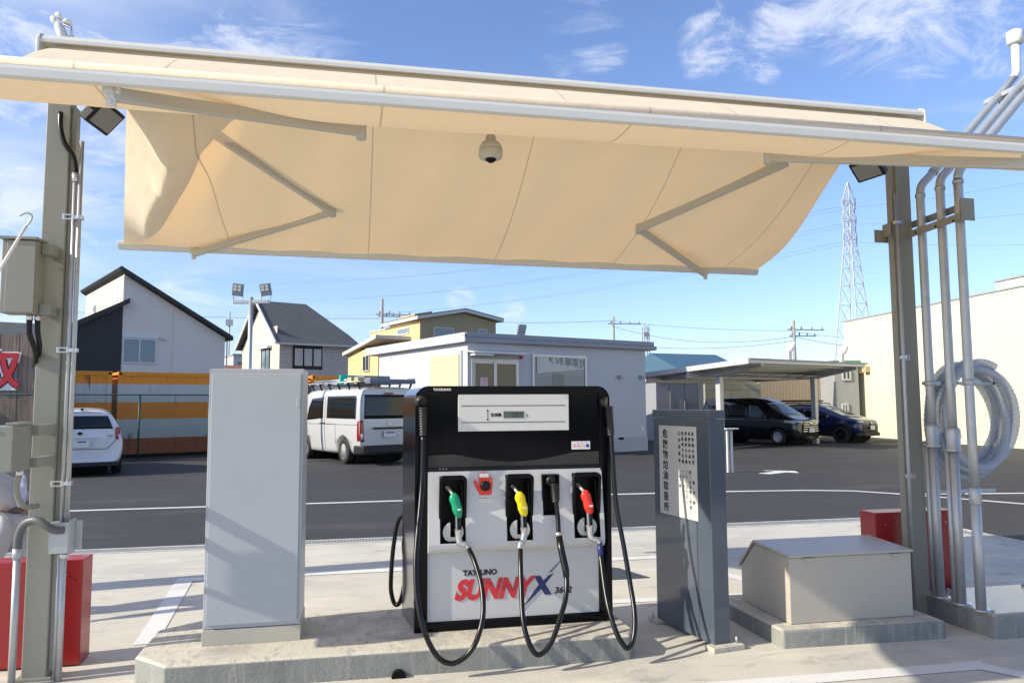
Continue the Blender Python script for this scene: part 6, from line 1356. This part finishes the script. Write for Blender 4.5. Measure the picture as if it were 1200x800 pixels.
# walls under the carport
M('shed_door', (0.30, 0.315, 0.34), 0.5); 
sh = thing('storage_shed', 'grey storage shed with three door panels at the back of the carport', 'shed', at(6.0, 31.4), R(5)); MB().box(0, 2.0, 0, 1.2, 0, 2.46).build('walls', 'shed_door', sh); q = MB()
for x in (.64, 1.32): q.box(x, x + .03, -.02, -.002, .05, 2.4)
q.build('door_edge', 'block_grey', sh); MB().box(-.1, 2.1, -.15, 1.3, 2.462, 2.55).build('roof', 'eave_white', sh)
brick_like('block_wall', (0.36, 0.36, 0.31), (0.31, 0.31, 0.27), .8, .42, (0.2, 0.2, 0.18), msz=.02)
tag(MB().box(0, 2.6, 0, .15, 0, 2.35).build('block_wall', 'block_wall'), 'weathered block wall beside the storage shed behind the carport', 'wall'); w_ = [o for o in COL.objects if o.name.startswith('block_wall')][-1]; w_.location = at(8.1, 31.6); w_.rotation_euler = (0, 0, R(2))
m, t, b = node_mat('corrugated_tan'); tcn = t.nodes.new('ShaderNodeTexCoord'); sp = t.nodes.new('ShaderNodeSeparateXYZ'); t.links.new(tcn.outputs['Object'], sp.inputs[0]); wv = t.nodes.new('ShaderNodeMath'); wv.operation = 'MULTIPLY'; wv.inputs[1].default_value = 6.2; t.links.new(sp.outputs['X'], wv.inputs[0]); fr_ = t.nodes.new('ShaderNodeMath'); fr_.operation = 'FRACT'; t.links.new(wv.outputs[0], fr_.inputs[0]); gt = t.nodes.new('ShaderNodeMath'); gt.operation = 'GREATER_THAN'; gt.inputs[1].default_value = .8; t.links.new(fr_.outputs[0], gt.inputs[0]); mx = t.nodes.new('ShaderNodeMix'); mx.data_type = 'RGBA'; mx.inputs['A'].default_value = (0.47, 0.36, 0.24, 1); mx.inputs['B'].default_value = (0.30, 0.23, 0.155, 1); t.links.new(gt.outputs[0], mx.inputs['Factor']); t.links.new(mx.outputs['Result'], b.inputs['Base Color']); b.inputs['Roughness'].default_value = .6
cw = MB().box(0, 4.15, 0, .12, 0, 3.0).build('board_fence', 'corrugated_tan'); tag(cw, 'tan corrugated fence standing behind the black minivan', 'fence'); cw.location = at(9.9, 33.0); cw.rotation_euler = (0, 0, R(2))
# pale stand beyond the pillar
sd2 = thing('metal_stand', 'narrow white stand with a flat top glimpsed right of the pillar', 'stand', at(4.94, 17.3), R(5)); MB().box(-.12, .22, -.10, .10, .97, 1.0).build('top', 'render_white', sd2, bevel=.01); MB().box(-.05, -.01, -.03, .03, 0, .97).box(.05, .09, -.03, .03, 0, .97).build('leg', 'render_white', sd2)

# ---- pylon
PY = thing('lattice_pylon', 'tall white lattice electricity pylon on the right horizon', 'pylon', at(68.6, 150), R(20))
M('pylon_white', (0.48, 0.49, 0.50), 0.5)
def hw(z): return .78 * (1.02 + (34 - z) * .098 if z < 34 else (1.02 - (z - 34) * .012 if z < 42.5 else .9 * (46 - z) / 3.5 + .05))
lv = [0, 6, 11.5, 16.5, 21, 25, 28.5, 31.5, 34, 36, 38, 40, 42.5, 46]
q = MB()
for i in range(len(lv) - 1):
    a, b_ = lv[i], lv[i + 1]; A_ = [Vector((sx * hw(a), sy * hw(a), a)) for sx, sy in ((-1, -1), (1, -1), (1, 1), (-1, 1))]; B2 = [Vector((sx * hw(b_), sy * hw(b_), b_)) for sx, sy in ((-1, -1), (1, -1), (1, 1), (-1, 1))]
    for k in range(4):
        q.tube([A_[k], B2[k]], .11, 4, False, False); j = (k + 1) % 4
        q.tube([A_[k], B2[j]], .05, 4, False, False); q.tube([A_[j], B2[k]], .05, 4, False, False); q.tube([B2[k], B2[j]], .05, 4, False, False)
q.build('lattice_tower', 'pylon_white', PY)
for z in (34.5, 38.2, 41.8):
    for sx in (-1, 1):
        q = MB(); tip = Vector((sx * 2.3, 0, z)); 
        for sy in (-1, 1): q.tube([Vector((sx * .95, sy * .95, z)), tip], .08, 4, False, False); q.tube([Vector((sx * .95, sy * .95, z + .9)), tip], .06, 4, False, False)
        q.tube([tip, tip - Vector((0, 0, 1.1))], .09, 6, False); q.build('cross_arm', 'pylon_white', PY)

# ---- utility poles and lines
M('pole_concrete', (0.36, 0.34, 0.31), 0.8); M('wire_dark', (0.12, 0.13, 0.15), 0.6)
def upole(lat, dep, h, label, rz=0, arms=((-.3, .9),), r=.14):
    t_ = thing('utility_pole', label, 'utility pole', at(lat, dep), R(rz), group='utility poles on the skyline')
    MB().tube([(0, 0, 0), (0, 0, h)], [r * 1.15, r * .75], 10).build('pole', 'pole_concrete', t_)
    for dz, w in arms:
        q = MB().box(-w * .25, w * 1.25, -.05, .05, h + dz - .05, h + dz + .04); q.build('cross_arm', 'galvanised', t_)
        for k in range(4): q = MB().tube([(w * (-.1 + k * .42), 0, h + dz + .04), (w * (-.1 + k * .42), 0, h + dz + .28)], .06, 6); q.build('insulator', 'pole_concrete' if dz < -.5 else 'case_grey', t_)
    return t_
upole(-10.45, 60, 10.0, 'utility pole with one crossarm left of the yellow house', arms=((-1.25, 1.9), (-1.4, 1.2)), r=.16)
upole(9.5, 70, 9.6, 'utility pole with one crossarm above the white office roof', arms=((-.65, 2.2),), r=.15)
upole(22.6, 60, 8.1, 'utility pole with crossarms above the carport', arms=((-.75, 2.2), (-1.25, 1.6)), r=.17)
AT = thing('antenna_mast', 'small distant lattice antenna mast right of the office roof', 'mast', at(16.1, 90)); q = MB()
for sx, sy in ((-1, -1), (1, -1), (1, 1), (-1, 1)): q.tube([(sx * .35, sy * .35, 0), (sx * .3, sy * .3, 10.6)], .07, 4, False, False)
for k in range(9): z = 2 + k; q.tube([(-.34, -.34, z), (.34, -.34, z + 1)], .05, 4, False, False); q.tube([(.34, -.34, z), (-.34, -.34, z + 1)], .05, 4, False, False)
q.build('lattice', 'pylon_white', AT); MB().box(-.3, .3, -.3, .3, 9.5, 10.0).build('antenna_panel', 'galvanised', AT)
AT2 = thing('antenna_mast', 'small distant antenna mast left of the light mast', 'mast', at(-45.4, 120)); q = MB().tube([(0, 0, 0), (0, 0, 16.5)], .15, 6); q.build('mast', 'pylon_white', AT2); MB().box(-.5, .5, -.3, .3, 14.2, 15.2).build('antenna_panel', 'pylon_white', AT2)
def wire(a, b_, sag, label, r=.016):
    a, b_ = Vector(a), Vector(b_); n = 24; pts = [a.lerp(b_, k / n) - Vector((0, 0, sag * 4 * (k / n) * (1 - k / n))) for k in range(n + 1)]
    return tag(MB().tube(pts, r, 5).build('power_line', 'wire_dark'), label, 'power line', 'power lines across the sky')
def P3(px, py, d): return at((px - 600) / 880 * d, d, 1.6 + (472 - py) / 880 * d)
wire(P3(-150, 345, 62), P3(447, 372, 60), .5, 'power line running left from the pole by the yellow house')
wire(P3(447, 369, 60), P3(719, 376, 70), .35, 'power line from the pole by the yellow house to the pole above the office')
wire(P3(719, 376, 70), P3(931, 389, 60), .25, 'power line from the pole above the office to the pole above the carport')
wire(P3(719, 383, 70), P3(931, 396, 60), .9, 'slack cable between the pole above the office and the pole above the carport', .02)
wire(P3(755, 407, 66), P3(931, 401, 60), .35, 'lower cable running to the pole above the carport', .02)
wire(P3(931, 390, 60), P3(1150, 402, 62), .4, 'power line running right from the pole above the carport')
wire(P3(931, 396, 60), P3(1150, 412, 62), .6, 'slack cable running right from the pole above the carport', .02)
tw = at(68.6, 150)
for k, (zz, py0, lab) in enumerate(((41, 330, 'highest'), (37.4, 352, 'middle'), (33.7, 372, 'lowest'))):
    for j in (0, 1):
        wire((tw[0] - 1.5 + 3 * j, tw[1], zz), P3(300 + 40 * j, py0 - 4 * j, 260), 4.0, f'{lab} {"near" if j == 0 else "far"} side faint line sweeping from the pylon to the left horizon', .022)
    wire((tw[0] + 2.0, tw[1], zz), P3(1500, 150 + 60 * k, 120), 1.5, f'{lab} faint line leaving the pylon to the right', .022)

# ================================================================ worker stooping behind the left post
PS = thing('person', 'person in pale grey work clothes with a brown belt, stooping mostly behind the left post', 'person', (-2.50, 6.55, 0))
PS.scale = (.93,) * 3
M('skin', (0.52, 0.34, 0.25), 0.5); M('work_grey', (0.46, 0.455, 0.47), 0.8, noise=(7, .15), bump=(9, .8)); M('belt_brown', (0.13, 0.085, 0.055), 0.6); M('hair_black', (0.012, 0.011, 0.011), 0.5); M('boot_black', (0.02, 0.02, 0.02), 0.5); M('towel_blue', (0.28, 0.31, 0.55), 0.6, noise=(20, .4, (0.62, 0.64, 0.75)))
def skinned(name, verts, edges, mat, parent, sub=2):
    me = bpy.data.meshes.new(name); me.from_pydata([v[:3] for v in verts], edges, []); o = bpy.data.objects.new(name, me); COL.objects.link(o); 
    sk = o.modifiers.new('skin', 'SKIN'); sk.use_smooth_shade = True
    if not me.skin_vertices: me.attributes.new('skin_tmp', 'FLOAT', 'POINT')
    bm = bmesh.new(); bm.from_mesh(me); ly = bm.verts.layers.skin.verify()
    for v, s_ in zip(bm.verts, verts):
        rx = s_[3]; ry = s_[4] if len(s_) > 4 else rx; v[ly].radius = (rx, ry); v[ly].use_root = False
    bm.verts.ensure_lookup_table(); bm.verts[0][ly].use_root = True; bm.to_mesh(me); bm.free()
    sb = o.modifiers.new('sub', 'SUBSURF'); sb.levels = sub; sb.render_levels = sub
    dg = bpy.context.evaluated_depsgraph_get(); dg.update(); fin = bpy.data.meshes.new_from_object(o.evaluated_get(dg)); bpy.data.objects.remove(o)
    fin.name = name; fin.materials.clear(); fin.materials.append(MATS[mat])
    for p in fin.polygons: p.use_smooth = True; p.material_index = 0
    r_ = bpy.data.objects.new(name, fin); COL.objects.link(r_); r_.parent = parent; return r_
# pelvis root, stooping to the left (-x) with both hands low
J = [(0, 0, .86, .15, .11), (-.10, -.04, 1.00, .145, .10), (-.26, -.10, 1.14, .155, .105), (-.38, -.14, 1.20, .12, .09), (-.47, -.17, 1.22, .06, .06), (-.60, -.21, 1.25, .09, .095), (-.67, -.23, 1.29, .085, .09),
     (-.08, -.06, .78, .085, .085), (-.17, -.16, .45, .06, .06), (-.17, -.06, .12, .042, .042), (-.20, -.16, .05, .042, .04), (-.24, -.25, .04, .035, .03),
     (.07, .05, .78, .088, .088), (.09, -.04, .46, .062, .062), (.11, .10, .12, .042, .042), (.09, .02, .05, .042, .04), (.06, -.08, .04, .035, .03),
     (-.33, -.30, 1.18, .06, .06), (-.36, -.36, .92, .045, .045), (-.48, -.45, .72, .034, .034), (-.50, -.47, .66, .036, .02),
     (-.42, .04, 1.14, .06, .06), (-.48, .06, .90, .045, .045), (-.58, -.06, .72, .034, .034), (-.60, -.09, .66, .036, .02)]
E_ = [(0, 1), (1, 2), (2, 3), (3, 4), (4, 5), (5, 6), (0, 7), (7, 8), (8, 9), (9, 10), (10, 11), (0, 12), (12, 13), (13, 14), (14, 15), (15, 16), (3, 17), (17, 18), (18, 19), (19, 20), (3, 21), (21, 22), (22, 23), (23, 24)]
bdy = skinned('body', J, E_, 'skin', PS)
def sub_s(idx, grow, name, mat):
    mp__ = {i: k for k, i in enumerate(idx)}; return skinned(name, [tuple(J[i][:3]) + tuple(r + grow for r in J[i][3:]) for i in idx], [(mp__[a], mp__[b_]) for a, b_ in E_ if a in mp__ and b_ in mp__], mat, PS)
sub_s([0, 7, 8, 9, 12, 13, 14], .016, 'trousers', 'work_grey'); sub_s([0, 1, 2, 3, 4, 17, 18, 19, 21, 22, 23], .02, 'jacket', 'work_grey')
for a in ((9, 10, 11), (14, 15, 16)): skinned('boot', [tuple(J[i][:3]) + tuple(r + .012 for r in J[i][3:]) for i in a], [(0, 1), (1, 2)], 'boot_black', PS)
T = Matrix.Translation((-.02, -.01, .862)) @ Matrix.Rotation(R(-24), 4, 'Y') ; q = MB(); q.lathe([(.172, -.026), (.178, -.02), (.178, .02), (.172, .026)], n=32, T=T @ Matrix.Diagonal((1.02, .82, 1, 1))); q.build('belt', 'belt_brown', PS)
q = MB(); q.lathe([(.001, .13), (.05, .125), (.09, .09), (.108, .03), (.10, -.03), (.06, -.05)], n=20, T=Matrix.Translation((-.645, -.21, 1.27)) @ Matrix.Rotation(R(-60), 4, 'Y')); q.build('hair', 'hair_black', PS)
for hand, (hx, hy) in (('a', (-.50, -.47)), ('b', (-.60, -.09))):
    for k in range(4): q = MB(); q.tube([(hx - .03 + k * .02, hy, .65), (hx - .035 + k * .021, hy - .015, .61), (hx - .035 + k * .021, hy - .03, .585 + .005 * abs(k - 1))], [.009, .0085, .007], 8); q.build('finger', 'skin', PS)
    q = MB(); q.tube([(hx + .03, hy, .68), (hx + .05, hy - .02, .65), (hx + .045, hy - .03, .62)], [.011, .010, .008], 8); q.build('thumb', 'skin', PS)
hx, hz = -.67, 1.25
q = MB(); q.lathe([(.012, 0), (.004, .02)], n=8, T=Matrix.Translation((-.69, -.325, 1.235)) @ Matrix.Rotation(R(90), 4, 'X')); q.build('nose', 'skin', PS)
for s_ in (-.03, .03): MB().lathe([(.001, .009), (.009, 0), (.001, -.009)], n=10, T=Matrix.Translation((-.70 + s_ * .5, -.308, 1.26 + s_)) ).build('eye', 'hair_black', PS)
MB().box(-.67, -.64, -.322, -.312, 1.19, 1.20).build('mouth', 'belt_brown', PS)
q = MB(); q.prism([(.02, .90), (.075, .90), (.085, 1.02), (.07, 1.16), (-.01, 1.14)], 'y', -.20, -.165); q.build('cloth', 'towel_blue', PS, bevel=.012, label='blue and white striped cloth hanging from the jacket')
MB().lathe([(.008, 0), (.008, .006)], n=10, T=Matrix.Translation((-.09, -.155, .865)) @ Matrix.Rotation(R(90), 4, 'X')).build('snap_button', 'hair_black', PS)

OP = thing('shadow_post', 'unseen slim post added beyond the left edge to throw a shadow band', 'post', (-4.6, 7.08, 0))  # out-of-view post added for its long shadow across the forecourt
MB().box(-.05, .05, -.16, .16, 0, 3.0).build('shaft', 'post_paint', OP, bevel=.01); MB().box(-.09, .09, -.22, .22, 0, .03).build('base_plate', 'post_paint', OP)
